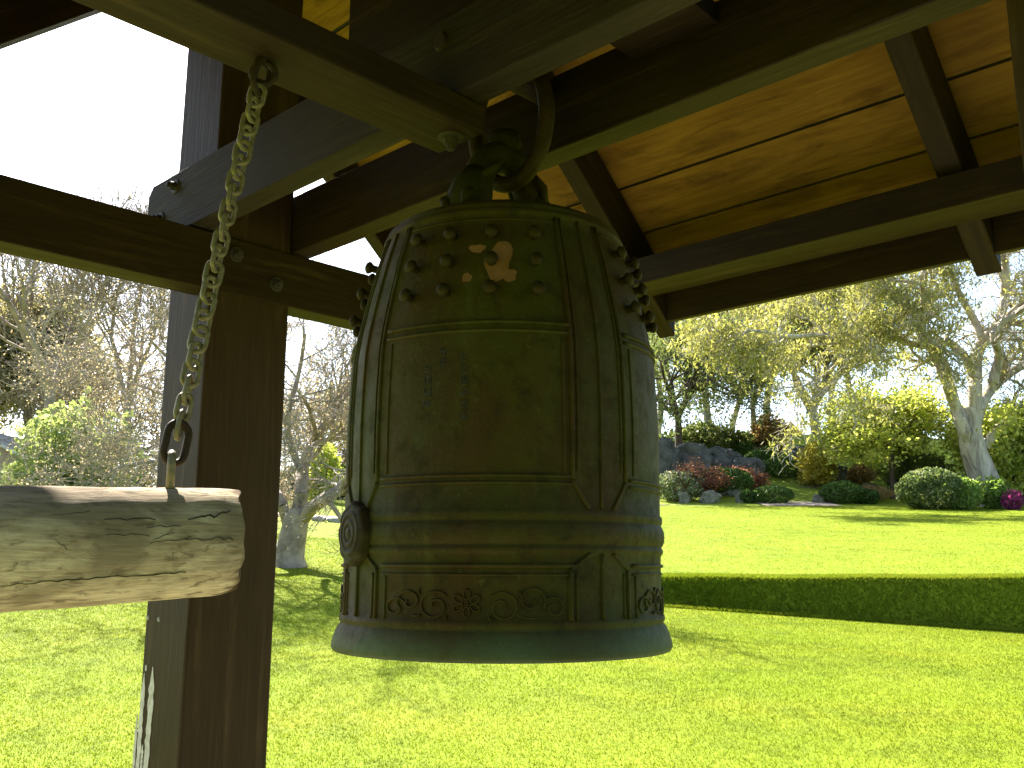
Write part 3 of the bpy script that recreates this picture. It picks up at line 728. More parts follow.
staple(.722); staple(-.27)

# ------------------------------------------------------------------ planting: generators
def segs_mesh(name, segs, k=5):
    P0 = np.array([s[0] for s in segs], float); P1 = np.array([s[1] for s in segs], float)
    R0 = np.array([s[2] for s in segs])[:, None, None]; R1 = np.array([s[3] for s in segs])[:, None, None]
    D = P1-P0; L = np.linalg.norm(D, axis=1, keepdims=True)+1e-9; D = D/L; P1 = P1+D*(R1[:, 0]*.6)
    ref = np.where(np.abs(D[:, 2:3]) > .9, np.array([[1., 0, 0]]), np.array([[0, 0, 1.]]))
    A = np.cross(D, ref); A /= np.linalg.norm(A, axis=1, keepdims=True)+1e-9; B = np.cross(D, A)
    an = np.arange(k)*2*np.pi/k; ca, sa = np.cos(an)[None, :, None], np.sin(an)[None, :, None]
    O = A[:, None]*ca+B[:, None]*sa
    V = np.concatenate([P0[:, None]+O*R0, P1[:, None]+O*R1], 1).reshape(-1, 3)
    b = np.arange(len(segs))[:, None]*2*k; j = np.arange(k)[None, :]; j2 = (j+1) % k
    Fc = np.stack([b+j, b+j2, b+k+j2, b+k+j], -1).reshape(-1, 4)
    return mesh_np(name, V, Fc, True)
def leaves_mesh(name, Cn, rg, l, wd, droop=0.0, jit=.35, flat=0.0):
    n = len(Cn); a = rg.normal(size=(n, 3)); a[:, 2] = a[:, 2]*(1-flat*.8)-droop*1.6; a /= np.linalg.norm(a, axis=1, keepdims=True)+1e-9
    b = rg.normal(size=(n, 3)); b -= a*(a*b).sum(1, keepdims=True); b /= np.linalg.norm(b, axis=1, keepdims=True)+1e-9
    s = (1+rg.uniform(-jit, jit, (n, 1))); a = a*l*s*.5; b = b*wd*s*.5
    V = np.stack([Cn-a, Cn-a*.1+b, Cn+a, Cn-a*.1-b], 1).reshape(-1, 3)
    me = mesh_np(name, V, np.arange(n*4).reshape(-1, 4))
    at = me.attributes.new('tint', 'FLOAT', 'FACE'); at.data.foreach_set('value', rg.random(n).astype(np.float32))
    return me
def grow(rg, p, d, L, r, lvl, mx, segs, tips, P):
    n = P.get('n', 4); d = d/np.linalg.norm(d)
    for i in range(n):
        d = d+rg.normal(size=3)*P.get('wob', .16)+np.array([0, 0, P.get('up', .04)]); d /= np.linalg.norm(d)
        q = p+d*L/n; ra = r*(1-.55*i/n); rb = r*(1-.55*(i+1)/n)
        segs.append((p, q, ra, rb)); p = q
        if lvl >= mx-1: tips.append(q)
        if lvl < mx and i >= (1 if lvl else P.get('bare', 1)):
            for _ in range(P['kids'][min(lvl, len(P['kids'])-1)]):
                ax = np.cross(d, rg.normal(size=3)); ax /= np.linalg.norm(ax)+1e-9
                an = math.radians(rg.uniform(*P.get('ang', (28, 62))))
                nd = d*math.cos(an)+ax*math.sin(an); nd[2] += P.get('lift', .0)
                nd = nd/np.linalg.norm(nd); nd[2] *= P.get('flat', 1.0)
                grow(rg, p, nd, L*P.get('ratio', .62)*rg.uniform(.75, 1.2), max(rb*P.get('rr', .6), P.get('rmin', .004)), lvl+1, mx, segs, tips, P)
def scatter(rg, tips, per, sig, asp=(1, 1, .7)):
    T = np.array(tips); idx = np.repeat(np.arange(len(T)), per)
    return T[idx]+rg.normal(size=(len(idx), 3))*sig*np.array(asp)
NAMES = {}
def make_tree(name, base, label, seed, height, P, bark, leaf=None, per=10, sig=.35, lsz=(.2, .1), droop=.2, group=None, lean=(0, 0), trunk_r=.2, mx=3, trunk_h=.35, cat='tree', k=5, sparse=1.0, flat=0):
    rg = np.random.default_rng(seed); segs, tips = [], []; b = np.array([0, 0, -.15])
    d = np.array([lean[0], lean[1], 1.0]); th = height*trunk_h; p = b.copy(); n = 5; r = trunk_r
    for i in range(n):
        d = d+rg.normal(size=3)*.06; d /= np.linalg.norm(d); q = p+d*(th+.15)/n
        ra = r*(1.45 if i == 0 else 1-.06*i); rb = r*(1-.06*(i+1)); segs.append((p, q, ra, rb)); p = q
    tr = list(segs); br = []
    for j in range(P.get('limbs', 4)):
        a = 2*math.pi*(j+rg.uniform(-.3, .3))/P.get('limbs', 4); t = P.get('tilt', .7)*rg.uniform(.6, 1.3)
        nd = np.array([math.cos(a)*t, math.sin(a)*t, 1.0]); grow(rg, p-d*.03-np.array([0, 0, rg.uniform(0, .12)*th]), nd, (height-th)*P.get('first', .62), r*.62, 0, mx, br, tips, P)
    loc = Vector((base[0], base[1], h1(base[0], base[1]) if len(base) < 3 else base[2]))
    root = empty(name, loc, label, cat, group)
    link('trunk', segs_mesh('trunk', tr, 10), bark, root, Matrix.Translation(loc))
    link('branches', segs_mesh('branches', br, k), bark, root, Matrix.Translation(loc))
    if leaf and tips:
        sel = [t for t in tips if rg.random() < sparse]
        link('crown', leaves_mesh('crown', scatter(rg, sel, per, sig), rg, *lsz, droop=droop, flat=flat), leaf, root, Matrix.Translation(loc))
    return root
def place(root, base, label, rot, sc, z=None):
    c = dup(root); c.location = (base[0], base[1], h1(*base) if z is None else z); c.rotation_euler = (0, 0, rot); c.scale = (sc, sc, sc); c['label'] = label; return c
def gx(px, d): return (px-512)/F*d*.985
def make_shrub(name, px, d, wpx, hpx, label, leaf, seed, lsz=(.12, .07), dens=1.0, group=None, cat='shrub', stem=True, rough=.12, zoff=0, shell=.35, flat_base=True):
    """a shrub wpx wide and hpx high as it stands at depth d: leaves through the outer part of an uneven mound, stems inside"""
    rg = np.random.default_rng(seed); rx = wpx*d/F/2; rz_ = hpx*d/F; x = gx(px, d); loc = Vector((x, d, h1(x, d)+zoff-.03))
    n = int(dens*900*(.4+rx*rz_*2.2)); n = max(250, min(n, 14000))
    v = rg.normal(size=(n, 3)); v /= np.linalg.norm(v, axis=1, keepdims=True)
    rad = 1-rg.random(n)**2*shell
    lump = np.array([noise.noise(Vector(q)*2.3+Vector((seed, 0, 0))) for q in v])*rough*2.2+np.array([noise.noise(Vector(q)*5+Vector((0, seed, 0))) for q in v])*rough
    Cn = v*(rad+lump)[:, None]*np.array([rx, rx*.9, rz_*.52]); Cn[:, 2] += rz_*.5
    if flat_base: Cn[:, 2] = np.maximum(Cn[:, 2], rg.uniform(0, .12*rz_, n))
    root = empty(name, loc, label, cat, group)
    link('foliage', leaves_mesh('foliage', Cn, rg, *lsz, droop=0), leaf, root, Matrix.Translation(loc))
    if stem:
        sg = []
        for _ in range(9):
            a = rg.uniform(0, 6.28); t = rg.uniform(.25, .75); p0 = np.array([math.cos(a)*rx*.1, math.sin(a)*rx*.1, -.05]); p1 = np.array([math.cos(a)*rx*t*.6, math.sin(a)*rx*t*.6, rz_*.45]); p2 = np.array([math.cos(a+.3)*rx*t, math.sin(a+.3)*rx*t, rz_*.78])
            sg += [(p0, p1, .03, .022), (p1, p2, .022, .008)]
        link('stems', segs_mesh('stems', sg, 5), M_BARK, root, Matrix.Translation(loc))
    return root
def make_rock(px, d, wpx, hpx, label, seed, m_=M_ROCK, group=None, name='rock', zoff=0, cat='rock'):
    rx = wpx*d/F/2; hz = hpx*d/F; x = gx(px, d); bm = bmesh.new(); bmesh.ops.create_icosphere(bm, subdivisions=4, radius=1)
    for v in bm.verts:
        c = v.co.copy(); s = 1+.42*noise.noise(c*1.3+Vector((seed, 2, 0)))+.26*noise.noise(c*3.1+Vector((seed, 0, 5)))+.12*noise.noise(c*7)+.06*noise.noise(c*15)
        c = c*s; c = Vector([math.copysign(abs(q)**.75, q) for q in c]); v.co = Vector((c.x*rx, c.y*rx*.7, c.z*hz*.62+hz*.38))
    o = link(name, mesh_bm(name, bm, False), m_, None, Matrix.Translation((x, d, h1(x, d)+zoff)))
    return tag(o, label, cat, group)
#SECTION2
def hit(px, py, lo=5.0, hi=95.0):    # where the line of sight through a picture point meets the ground
    y = lo
    while y < hi:
        p = W(px, py, y)
        if h1(p.x, p.y) >= p.z: return p.x, p.y
        y += .1
    return W(px, py, hi).x, hi
def shrub_at(name, px, base, wpx, hpx, *a, **k):
    x, d = hit(px, base); return make_shrub(name, px, d, wpx, hpx, *a, **k)
def rock_at(px, base, wpx, hpx, *a, **k):
    x, d = hit(px, base); return make_rock(px, d, wpx, hpx, *a, **k)

# ---- left: bare spreading tree with its base just beyond the post
P_BARE = dict(limbs=6, kids=[2, 2, 2, 2], n=4, wob=.20, up=.015, ang=(25, 60), ratio=.64, rr=.62, rmin=.006, tilt=1.25, first=.60, bare=0, lift=-.02)
bx, bd = hit(291, 567)
def limb(pts, w0, w1, dd, GD):
    n = len(pts); P = [np.array(W(px, py, GD+dd*i/(n-1)+(.012*GD*math.sin(i*2.1+dd) if (0 < i and dd) else 0))) for i, (px, py) in enumerate(pts)]
    Q = [P[0]]
    for a, b in zip(P[:-1], P[1:]): Q += [(a*.75+b*.25), (a*.25+b*.75)]
    Q.append(P[-1]); k = len(Q)
    return [(Q[i], Q[i+1], (w0+(w1-w0)*i/(k-1))*GD/F/2, (w0+(w1-w0)*(i+1)/(k-1))*GD/F/2) for i in range(k-1)]
def limb_tree(name, label, GD, trunk_pts, tw, limb_list, bark, leaf, per, sig, lsz, droop, seed, tips_keep, start, twig, P, dens=2):
    rg = np.random.default_rng(seed); trunk = limb(trunk_pts, *tw, 0, GD); trunk[0] = (trunk[0][0], trunk[0][1], trunk[0][2]*1.3, trunk[0][3]*1.08)
    trunk[1] = (trunk[1][0], trunk[1][1], trunk[0][3], trunk[1][3]); k_ = trunk[-1]; dv_ = (k_[1]-k_[0]); dv_ = dv_/np.linalg.norm(dv_)*k_[3]; trunk += [(k_[1], k_[1]+dv_*.6, k_[3], k_[3]*.75), (k_[1]+dv_*.6, k_[1]+dv_*1.0, k_[3]*.75, k_[3]*.05)]
    segs, T = [], []
    for pts, w0, w1, dd, keep in limb_list:
        L = limb(pts, w0, w1, dd, GD); L[0] = (L[0][0], L[0][1], L[0][2]*.2, L[0][3]); segs += L; tips = []
        for i, q in enumerate(L):
            if i >= len(L)*start:
                for _ in range(dens):
                    d = q[1]-q[0]; d = d/np.linalg.norm(d)+rg.normal(size=3)*.75
                    grow(rg, q[1], d, rg.uniform(*twig), max(q[3]*.5, P['rmin']*2.2), 1, P['mx'], segs, tips, P)
        T += [t for t in tips if rg.random() < keep]
    x, y = float(trunk[0][0][0]), float(trunk[0][0][1]); loc = Vector((x, y, h1(x, y))); la = np.array(loc)
    root = empty(name, loc, label, 'tree'); sh = lambda L: [(a-la, b-la, r0, r1) for a, b, r0, r1 in L]
    link('trunk', segs_mesh('trunk', sh(trunk), 14), bark, root, Matrix.Translation(loc))
    link('branches', segs_mesh('branches', sh(segs), 6), bark, root, Matrix.Translation(loc))
    T = [t-la for t in T]
    link('crown', leaves_mesh('crown', scatter(rg, T, per, sig), rg, *lsz, droop=droop), leaf, root, Matrix.Translation(loc))
    return root
limb_tree('bare_tree', 'low spreading tree with bare twigs and lichened trunk, seen between the post and the bell', bd,
    [(288, 573), (289, 560), (291, 546), (294, 532), (296, 521)], (31, 23),
    [([(293, 540), (301, 520), (314, 506), (330, 495), (345, 487), (372, 478), (410, 470), (450, 440)], 17, 4, -1.0, .5),
     ([(294, 535), (299, 512), (302, 490), (302, 470), (310, 447), (324, 425), (340, 405), (362, 370), (380, 330)], 18, 4, .8, .5),
     ([(292, 541), (288, 520), (281, 502), (274, 488), (255, 462), (235, 430), (222, 390), (215, 345)], 15, 3, .6, .5),
     ([(302, 474), (294, 455), (286, 432), (290, 405), (300, 370), (305, 335)], 8, 3, -.6, .5),
     ([(284, 505), (250, 480), (210, 464), (170, 461), (135, 463), (112, 470)], 9, 2, -1.2, .5),
     ([(276, 492), (240, 450), (200, 420), (170, 398), (140, 385)], 8, 2, 1.0, .5),
     ([(310, 447), (325, 440), (345, 438), (375, 420), (400, 395)], 6, 2, 1.2, .5),
     ([(235, 432), (205, 392), (175, 365), (150, 340)], 5, 2, -.8, .5)],
    M_LICHEN, L_BUD, 1, .05, (.034, .024), 0, 21, .25, .3, (.8, 1.5), dict(kids=[2, 2, 2, 2], n=4, wob=.2, up=.03, ang=(25, 62), ratio=.66, rr=.6, rmin=.0045, bare=1, mx=4), 1)
# taller bare trees behind it
P_TALL = dict(limbs=4, kids=[2, 2, 2], n=5, wob=.15, up=.06, ang=(20, 48), ratio=.60, rr=.55, rmin=.012, tilt=.5, first=.75, bare=1)
make_tree('bare_tree', (gx(52, 30), 30), 'tall bare tree with a crooked trunk at the far left', 5, 9.2, P_TALL, M_TWIG, L_BUD, 1, .15, (.06, .04), 0, None, (-.10, 0), .22, 3, .42, 'tree', 4, .12)
make_tree('bare_tree', (gx(122, 33), 33), 'tall thin bare tree rising left of the post', 14, 9.6, P_TALL, M_TWIG, L_BUD, 1, .15, (.06, .04), 0, None, (.04, 0), .17, 3, .42, 'tree', 4, .08)
P_GUM = dict(limbs=5, kids=[2, 2, 2], n=4, wob=.17, up=.05, ang=(25, 58), ratio=.60, rr=.6, rmin=.015, tilt=.75, first=.62, bare=1)
P_BUSH = dict(limbs=6, kids=[2, 2, 2], n=4, wob=.2, up=.03, ang=(30, 65), ratio=.62, rr=.6, rmin=.012, tilt=1.1, first=.6, bare=0)
G_BACK = 'trees at the back of the garden'
make_tree('evergreen_tree', (gx(20, 42), 42), 'dull olive evergreen with a broad crown behind the tall bare tree at the far left', 31, 8.6, P_GUM, M_BARK, L_OLIVE, 5, .45, (.26, .12), .2, G_BACK, (0, 0), .25, 3, .35)
make_tree('twiggy_tree', (gx(95, 38), 38), 'brown twiggy tree crowding behind the bright green shrub', 33, 6.4, P_BUSH, M_TWIG, L_BROWN, 1, .35, (.15, .07), .1, G_BACK, (0, 0), .18, 3, .2, sparse=.55)
make_tree('twiggy_tree', (gx(215, 40), 40), 'brown twiggy tree mostly hidden behind the post', 35, 6.6, P_BUSH, M_TWIG, L_BROWN, 1, .35, (.15, .07), .1, G_BACK, (0, 0), .18, 3, .2, sparse=.55)
make_tree('twiggy_tree', (gx(335, 46), 46), 'grey twiggy tree behind the low spreading tree, at the left edge of the bell', 37, 7.5, P_BUSH, M_TWIG, L_BROWN, 1, .4, (.16, .08), .1, G_BACK, (0, 0), .18, 3, .2, sparse=.55)
make_tree('evergreen_tree', (gx(-70, 40), 40), 'olive evergreen leaning in from outside the left edge', 39, 9, P_GUM, M_BARK, L_OLIVE, 5, .45, (.26, .12), .2, G_BACK, (0, 0), .25, 3, .3)
make_tree('evergreen_tree', (gx(420, 52), 52), 'olive evergreen hidden behind the bell', 41, 9, P_BUSH, M_BARK, L_OLIVE, 5, .45, (.28, .13), .2, G_BACK, (0, 0), .25, 3, .3)
make_shrub('bright_shrub', 66, 22, 118, 118, 'bright green leafy shrub beside the pale roof at the far left', leafmat('pale_spring_leaf', [(.22, .28, .10), (.33, .38, .16), (.42, .46, .24)], .45), 3, (.16, .09), .9, rough=.24, shell=.7)
make_shrub('low_shrub', 128, 25, 46, 52, 'dark olive low shrub between the bright shrub and the post', L_OLIVE, 4, (.10, .06), 1, rough=.15)
make_shrub('flowering_shrub', 88, 23, 70, 44, 'low whitish flowering shrub under the bright green shrub', L_WHT, 6, (.09, .06), 1, rough=.2)
make_shrub('flowering_shrub', 30, 24, 60, 46, 'brownish flowering shrub in front of the pale roofed building', L_ORNG, 8, (.10, .06), 1, rough=.2)
make_shrub('yellow_shrub', 322, 38, 34, 56, 'yellow green bush seen through the fork of the low spreading tree', L_YEL, 9, (.16, .09), 1, rough=.2)
make_shrub('hedge_shrub', 340, 43, 60, 36, 'dark hedge shrub behind the gravel path at the left edge of the bell', L_DARK, 10, (.16, .09), 1, rough=.15)
make_shrub('hedge_shrub', 292, 44, 50, 34, 'dark hedge shrub behind the trunk of the low spreading tree', L_DARK, 12, (.16, .09), 1, rough=.15)
for i, (px, wd) in enumerate(((318, 12), (334, 14), (350, 12))):
    make_rock(px, 27.1, wd, 5, ['small pale stone edging the gravel path, left of three', 'small pale stone edging the gravel path, middle of three', 'small pale stone edging the gravel path, nearest the bell'][i], 30+i, M_STONE, 'stones edging the gravel path', 'edging_stone', -.02, 'stone')
def house(label, px0, px1, d, zb, hw, hr, mroof, depth=6, name='house'):
    x0, x1 = gx(px0, d), gx(px1, d); xm = (x0+x1)/2; root = empty(name, (xm, d, zb), label, 'building')
    wd = abs(x1-x0); bm = bmesh.new()
    g = [(-wd/2, 0), (wd/2, 0), (wd/2, hw), (0, hw+hr), (-wd/2, hw)]
    A = [bm.verts.new((x, 0, z)) for x, z in g]; B = [bm.verts.new((x, depth, z)) for x, z in g]
    bm.faces.new(A); bm.faces.new(B[::-1])
    for i in range(5): bm.faces.new((A[i], B[i], B[(i+1) % 5], A[(i+1) % 5]))
    bmesh.ops.recalc_face_normals(bm, faces=bm.faces)
    link('wall', mesh_bm('wall', bm), M_WALL, root, Matrix.Translation(root.location))
    bm = bmesh.new(); t = .12; o = .35
    for sgn in (-1, 1):
        q = [(0, hw+hr+.02), (sgn*(wd/2+o), hw+.02-o*hr/(wd/2)), (sgn*(wd/2+o), hw+.02-o*hr/(wd/2)+t), (0, hw+hr+.02+t)]
        A = [bm.verts.new((x, -o, z)) for x, z in q]; B = [bm.verts.new((x, depth+o, z)) for x, z in q]
        bm.faces.new(A); bm.faces.new(B[::-1])
        for i in range(4): bm.faces.new((A[i], B[i], B[(i+1) % 4], A[(i+1) % 4]))
    bmesh.ops.recalc_face_normals(bm, faces=bm.faces)
    link('roof', mesh_bm('roof', bm), mroof, root, Matrix.Translation(root.location))
    for sx in (-.25, .25):
        bm = bmesh.new(); box(bm, wd*.16, .06, hw*.4, (sx*wd, -.02, hw*.55))
        link('window', mesh_bm('window', bm), M_GLASS, root, Matrix.Translation(root.location))
house('low building with a pale sheet roof cut off by the left edge', -95, 24, 36, h1(gx(-30, 36), 36), 1.5, 1.25, M_ROOF1, 5, 'garden_building')
house('small gabled house glimpsed between gum trunks on the hill', 777, 818, 88, 9.4, 3.2, 2.2, M_ROOF2, 7, 'house')

# ---- right: the big white gum, limb by limb
limb_tree('gum_tree', 'big gum tree with a thick pale trunk and twisting limbs at the right lawn edge', 41.5,
    [(998, 513), (992, 500), (982, 474), (973, 450), (970, 432), (970, 418)], (33, 19),
    [([(975, 452), (964, 428), (955, 405), (946, 380), (940, 364), (931, 347), (921, 337), (918, 318), (926, 300), (922, 280), (930, 255), (925, 225)], 15, 5, -2.5, .15),
     ([(971, 440), (974, 412), (975, 385), (975, 356), (983, 341), (999, 325), (1004, 300), (1006, 280), (1004, 250), (1012, 215)], 16, 7, 1.5, .05),
     ([(983, 343), (974, 318), (962, 300), (952, 277), (946, 250), (936, 220)], 9, 4, -1.0, .16),
     ([(972, 432), (979, 408), (988, 391), (1002, 378), (1024, 364), (1050, 345), (1080, 300)], 15, 6, 2.5, .05),
     ([(992, 388), (996, 370), (1000, 354), (993, 338), (997, 325), (1020, 312), (1045, 290)], 11, 5, -1.5, .06),
     ([(980, 452), (996, 432), (1008, 420), (1024, 404), (1050, 390), (1085, 360)], 11, 6, 2.0, .08),
     ([(974, 380), (967, 358), (954, 345), (940, 340), (923, 345), (906, 343), (892, 335), (871, 335), (850, 340), (820, 334), (790, 338), (760, 330), (730, 335)], 9, 3, -4, .30),
     ([(860, 337), (845, 352), (832, 370), (815, 380), (800, 388)], 3.5, 1.5, -3.5, .10),
     ([(920, 330), (905, 310), (890, 290), (872, 270), (850, 245)], 6, 2, -3, .38)],
    M_GUMBARK, L_GUM, 9, .21, (.20, .06), .7, 77, 1, .34, (1.2, 2.3), dict(kids=[2, 2, 2], n=4, wob=.22, up=-.02, ang=(25, 60), ratio=.6, rr=.55, rmin=.012, bare=1, mx=3), 2)

# ---- right: other trees
def tree_at(px, base, *a, **k):
    x, d = hit(px, base); return (x, d)
make_tree('gum_tree', tree_at(819, 468), 'pale forked gum on the slope above the golden shrub', 51, 9.5, dict(P_GUM, tilt=.6), M_GUMBARK, L_GUM, 6, .36, (.26, .09), .6, None, (-.02, 0), .34, 3, .36, sparse=.36)
make_tree('gum_tree', tree_at(757, 452), 'slender forked gum standing behind the clipped shrubs', 52, 10, dict(P_GUM, tilt=.6), M_GUMBARK, L_GUM, 6, .36, (.26, .09), .6, None, (.0, 0), .2, 3, .34, sparse=.36)
make_tree('leafy_tree', tree_at(894, 499), 'dark trunked tree with layered yellow green leaves left of the big gum', 53, 6.6, dict(P_BUSH, flat=.35, up=.0, tilt=1.3), M_BARK, L_YEL, 5, .26, (.17, .12), 0, None, (-.02, 0), .15, 3, .40, flat=.7, sparse=.5)
make_tree('leafy_tree', (gx(860, 56), 56), 'tall bright yellow green tree behind the layered tree', 54, 13.5, dict(P_BUSH, tilt=.6, up=.08), M_BARK, L_YEL, 4, .35, (.27, .18), 0, None, (0, 0), .22, 3, .40, sparse=.35)
make_tree('leafy_tree', (gx(1012, 44), 44), 'yellow green leafy tree behind the big gum at the right edge', 55, 4.6, P_BUSH, M_BARK, L_YEL, 5, .35, (.18, .13), 0, None, (0, 0), .12, 3, .25)
make_tree('dense_tree', (gx(684, 52), 52), 'dense dark gum with hanging leaves just right of the bell', 56, 10.5, dict(P_BUSH, up=-.01), M_BARK, L_GUMD, 6, .32, (.24, .09), .5, None, (-.03, 0), .25, 3, .3, sparse=.36)
A = make_tree('gum_tree', (gx(715, 66), 66), 'khaki gum at the back above the rocks', 60, 14.5, P_GUM, M_GUMBARK, L_GUM, 5, .42, (.36, .13), .6, G_BACK, (0, 0), .3, 3, .38, sparse=.36)
Bt = make_tree('gum_tree', (gx(775, 72), 72), 'khaki gum at the back between the slender gum and the pale forked gum', 61, 16, P_GUM, M_GUMBARK, L_GUMD, 5, .42, (.36, .13), .6, G_BACK, (0, 0), .3, 3, .38, sparse=.36)
place(Bt, (gx(660, 74), 74), 'dark gum at the back hidden half behind the bell', 2.6, 1.0)
place(A, (gx(840, 78), 78), 'khaki gum at the back behind the pale forked gum', 3.9, 1.12)
place(Bt, (gx(735, 84), 84), 'dark gum farthest back above the rocks', .7, 1.05)
place(A, (gx(590, 72), 72), 'khaki gum at the back hidden behind the bell', 2.9, 1.0)

# red maple and shrubs
x_, d_ = hit(703, 500)
make_tree('red_maple', (x_, d_), 'small red leaved maple in front of the rocks', 70, 2.0, dict(P_BUSH, flat=.4, up=0, tilt=1.6, limbs=4), M_BARK, L_RED, 1, .16, (.09, .06), 0, None, (.0, 0), .06, 3, .32, flat=.6)
x_, d_ = hit(746, 490)
make_tree('red_maple', (x_, d_), 'second reddish maple, duller and half hidden left of the clipped shrubs', 71, 1.25, dict(P_BUSH, flat=.4, up=0, tilt=1.6, limbs=4), M_BARK, L_RED, 1, .16, (.09, .06), 0, None, (.0, 0), .05, 3, .3, flat=.6)
GS = 'clipped shrubs on the slope'
for a in ((776, 503.5, 40, 18, 'dark clipped shrub beside the sandy path, on its left'), (846, 503.5, 44, 22, 'dark clipped shrub beside the sandy path, on its right'), (870, 504, 26, 15, 'small dark shrub between the sandy path and the variegated bush'),
          (750, 503, 17, 13, 'small round dark shrub beside a pale stone'), (787, 478, 48, 20, 'wide flat topped clipped shrub in the middle of the slope'), (762, 470, 26, 20, 'domed clipped shrub left of the wide flat topped one'),
          (748, 458, 22, 16, 'highest domed clipped shrub under the slender gum'), (773, 462, 22, 16, 'domed clipped shrub tucked behind the wide flat topped one'), (728, 494, 56, 26, 'broad dark shrub under the red maple')):
    shrub_at('clipped_shrub', *a[:5], L_DARK, int(a[0]), (.12, .075), 1.3, GS, rough=.05, shell=.25)
shrub_at('round_bush', 936, 509, 66, 40, 'big round pale variegated bush at the foot of the gum', L_VAR, 81, (.13, .08), 1.5, None, rough=.04, shell=.22)
shrub_at('round_bush', 966, 509.5, 40, 32, 'dark green bush merging with the variegated one beside the gum trunk', L_LIME, 82, (.13, .08), 1.2, None, rough=.08)
shrub_at('flowering_shrub', 682, 501, 46, 30, 'dark shrub sprinkled with white flowers beside the bell', L_WHT, 83, (.13, .08), 1, None, rough=.14)
shrub_at('golden_shrub', 822, 487, 36, 42, 'golden yellow shrub under the pale forked gum', L_GOLD, 84, (.17, .09), 1, None, rough=.22, shell=.6)
shrub_at('orange_shrub', 776, 452, 40, 34, 'pale orange bronze shrub behind the clipped shrubs', L_ORNG, 85, (.2, .12), 1, None, rough=.22, shell=.6)
shrub_at('pink_shrub', 866, 484, 28, 18, 'pinkish bronze shrub right of the golden one', L_ORNG, 86, (.16, .09), .9, None, rough=.2)
shrub_at('ground_shrub', 868, 500, 54, 14, 'low bronze ground shrub left of the dark tree trunk', L_ORNG, 87, (.12, .08), .9, None, rough=.2)
shrub_at('magenta_flowers', 1018, 510, 20, 20, 'magenta flowering bush at the right edge beside the gum', L_PURP, 88, (.10, .07), 1, None, rough=.15)
shrub_at('fern_shrub', 1000, 509, 34, 30, 'bright fern like shrub just right of the gum trunk', L_LIME, 89, (.24, .08), .8, None, rough=.25, shell=.7)
shrub_at('dark_shrub', 1022, 496, 50, 36, 'dark green shrub behind the magenta flowers', L_GUMD, 90, (.18, .1), 1, None, rough=.2)
shrub_at('dark_shrub', 925, 497, 60, 40, 'dark green shrub behind the variegated bush', L_GUMD, 92, (.18, .1), .9, None, rough=.25)
shrub_at('dark_shrub', 712, 452, 80, 24, 'dark shrub mass above the rocks', L_GUMD, 93, (.26, .14), .8, None, rough=.3)
shrub_at('dark_shrub', 905, 474, 90, 30, 'yellowish shrub mass behind the dark tree trunk', L_YEL, 94, (.26, .14), .5, None, rough=.3)
GR = 'boulders of the rock bank'
for a in ((668, 484, 26, 44, 'tall dark boulder at the edge of the bell'), (694, 478, 44, 34, 'broad grey boulder behind the red maple'), (726, 474, 40, 25, 'grey boulder right of the red maple'), (752, 480, 30, 22, 'low boulder beside the clipped shrubs'),
          (812, 462, 36, 16, 'flat boulder under the pale forked gum'), (838, 484, 26, 20, 'grey boulder beside the golden shrub')):
    rock_at(*a, int(a[0]), M_ROCK, GR)
for a in ((686, 503, 11, 11, 'small upright stone under the white flowered shrub'), (712, 503, 20, 12, 'pale stone at the foot of the red maple'), (735, 496, 18, 8, 'flat stone between the maple and the clipped shrub'), (743, 503, 9, 10, 'pale stone leaning on the small round shrub'),
          (874, 492, 14, 8, 'rounded brown stone up on the grass slope'), (822, 503, 12, 8, 'small stone at the right end of the sandy path')):
    rock_at(*a, int(a[0])+3, M_STONEB, 'stones at the edge of the lawn', 'stone', 0, 'stone')

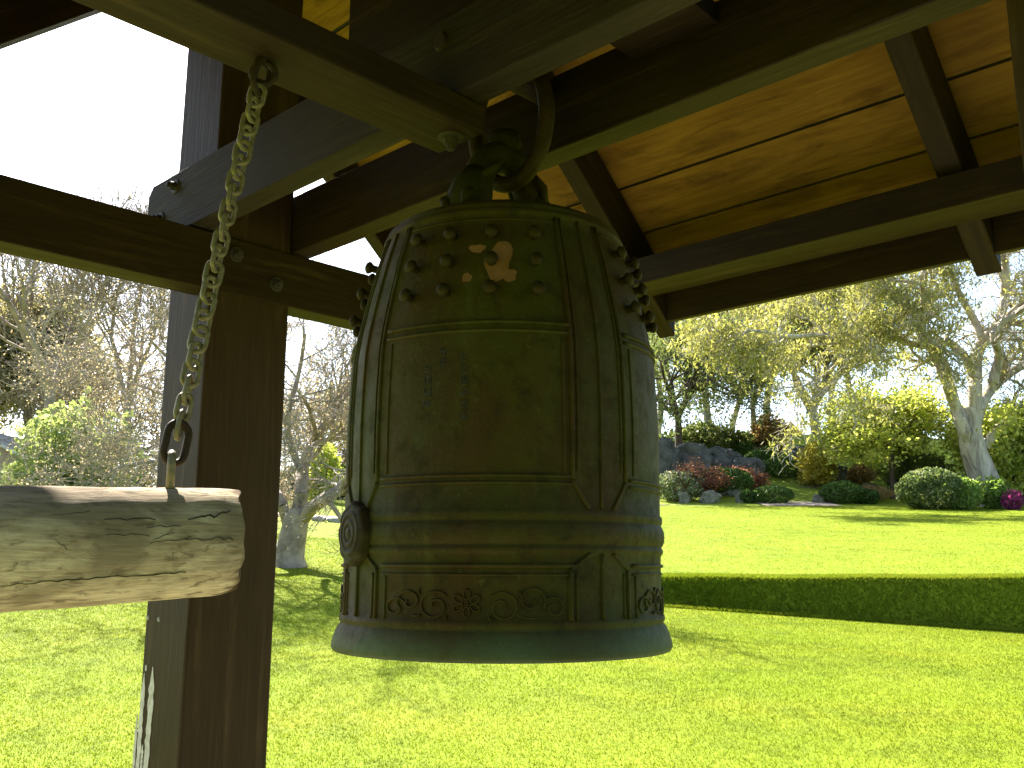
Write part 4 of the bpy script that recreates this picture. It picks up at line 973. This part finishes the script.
# ------------------------------------------------------------------ unseen evergreens and dark bed, added behind the viewer to cut light
M_ADDBED = simple('added_bed_dark', (.035, .026, .018), .95, 0, .4, 6)
grid_sheet('added_dark_bed', np.linspace(-30, 30, 30), np.linspace(-40, -17, 16), M_ADDBED, .02)  # unseen dark ground, added to reduce bounce light from behind
Dk = make_tree('evergreen_tree', (-11, -20.5), 'unseen dense evergreen added to block light, left end of the row behind the viewer', 95, 8.5, dict(P_BUSH, tilt=1.0), M_BARK, L_DARK, 6, .45, (.34, .22), .1, 'unseen evergreens added behind the viewer to block light', (0, 0), .2, 3, .12)  # light-blocking tree added out of view, copied along the row below
for i, (x_, y_, r_, s_, l_) in enumerate(((-6.5, -6.8, 1, 1.1, 'unseen dense evergreen added to block light, second from the left behind the viewer'), (-2, -7.6, 2.2, 1, 'unseen dense evergreen added to block light, left of centre behind the viewer'), (2.5, -6.9, 3.1, 1.15, 'unseen dense evergreen added to block light, at the centre behind the viewer'), (7, -6.5, 4.4, 1.05, 'unseen dense evergreen added to block light, right of centre behind the viewer'), (11.5, -5.5, 5.1, 1.1, 'unseen dense evergreen added to block light, second from the right behind the viewer'), (15.5, -3, 5.9, 1.05, 'unseen dense evergreen added to block light, right end of the row behind the viewer'), (-15, -4, .4, 1.05, 'unseen dense evergreen added to block light, set apart at the far left behind the viewer'))):
    place(Dk, (x_*1.3, y_-14), l_, r_, s_)

# ------------------------------------------------------------------ grass blades on the near lawn and over the bank
rg = np.random.default_rng(9)
def blades(n, x0f, x1f, y0, y1, pw, hm, wm):
    y = y0+(y1-y0)*rg.random(n)**pw; x = x0f*y+(x1f-x0f)*y*rg.random(n); return x, y, hm*rg.uniform(.55, 1.35, n)*(.7+.0*y), wm*(y/7)**.5*rg.uniform(.7, 1.3, n)
parts = [blades(300000, -.60, .62, 5.2, 14.45, 1.0, .034, .0075), blades(110000, .02, .62, 14.25, 15.1, 1.0, .075, .009), blades(60000, -.60, -.1, 14.4, 22, 1.0, .034, .012), blades(90000, .05, .62, 15, 41, 1.0, .026, .016)]
x = np.concatenate([p[0] for p in parts]); y = np.concatenate([p[1] for p in parts]); hh = np.concatenate([p[2] for p in parts]); ww = np.concatenate([p[3] for p in parts])
n = len(x); z = H(x, y)-.004; a = rg.uniform(0, 2*np.pi, n); lean = rg.normal(size=(n, 2))*.55*hh[:, None]
dx, dy = np.cos(a)*ww/2, np.sin(a)*ww/2
V = np.stack([np.stack([x-dx, y-dy, z], 1), np.stack([x+dx, y+dy, z], 1), np.stack([x+lean[:, 0], y+lean[:, 1], z+hh*.85], 1)], 1).reshape(-1, 3)
me = mesh_np('grass_blades', V, np.arange(n*3).reshape(-1, 3)); at = me.attributes.new('tint', 'FLOAT', 'FACE'); at.data.foreach_set('value', rg.random(n).astype(np.float32))
tag(link('grass_blades', me, M_BLADE), 'short bright green grass blades of the mown lawn', 'grass', None, 'stuff')
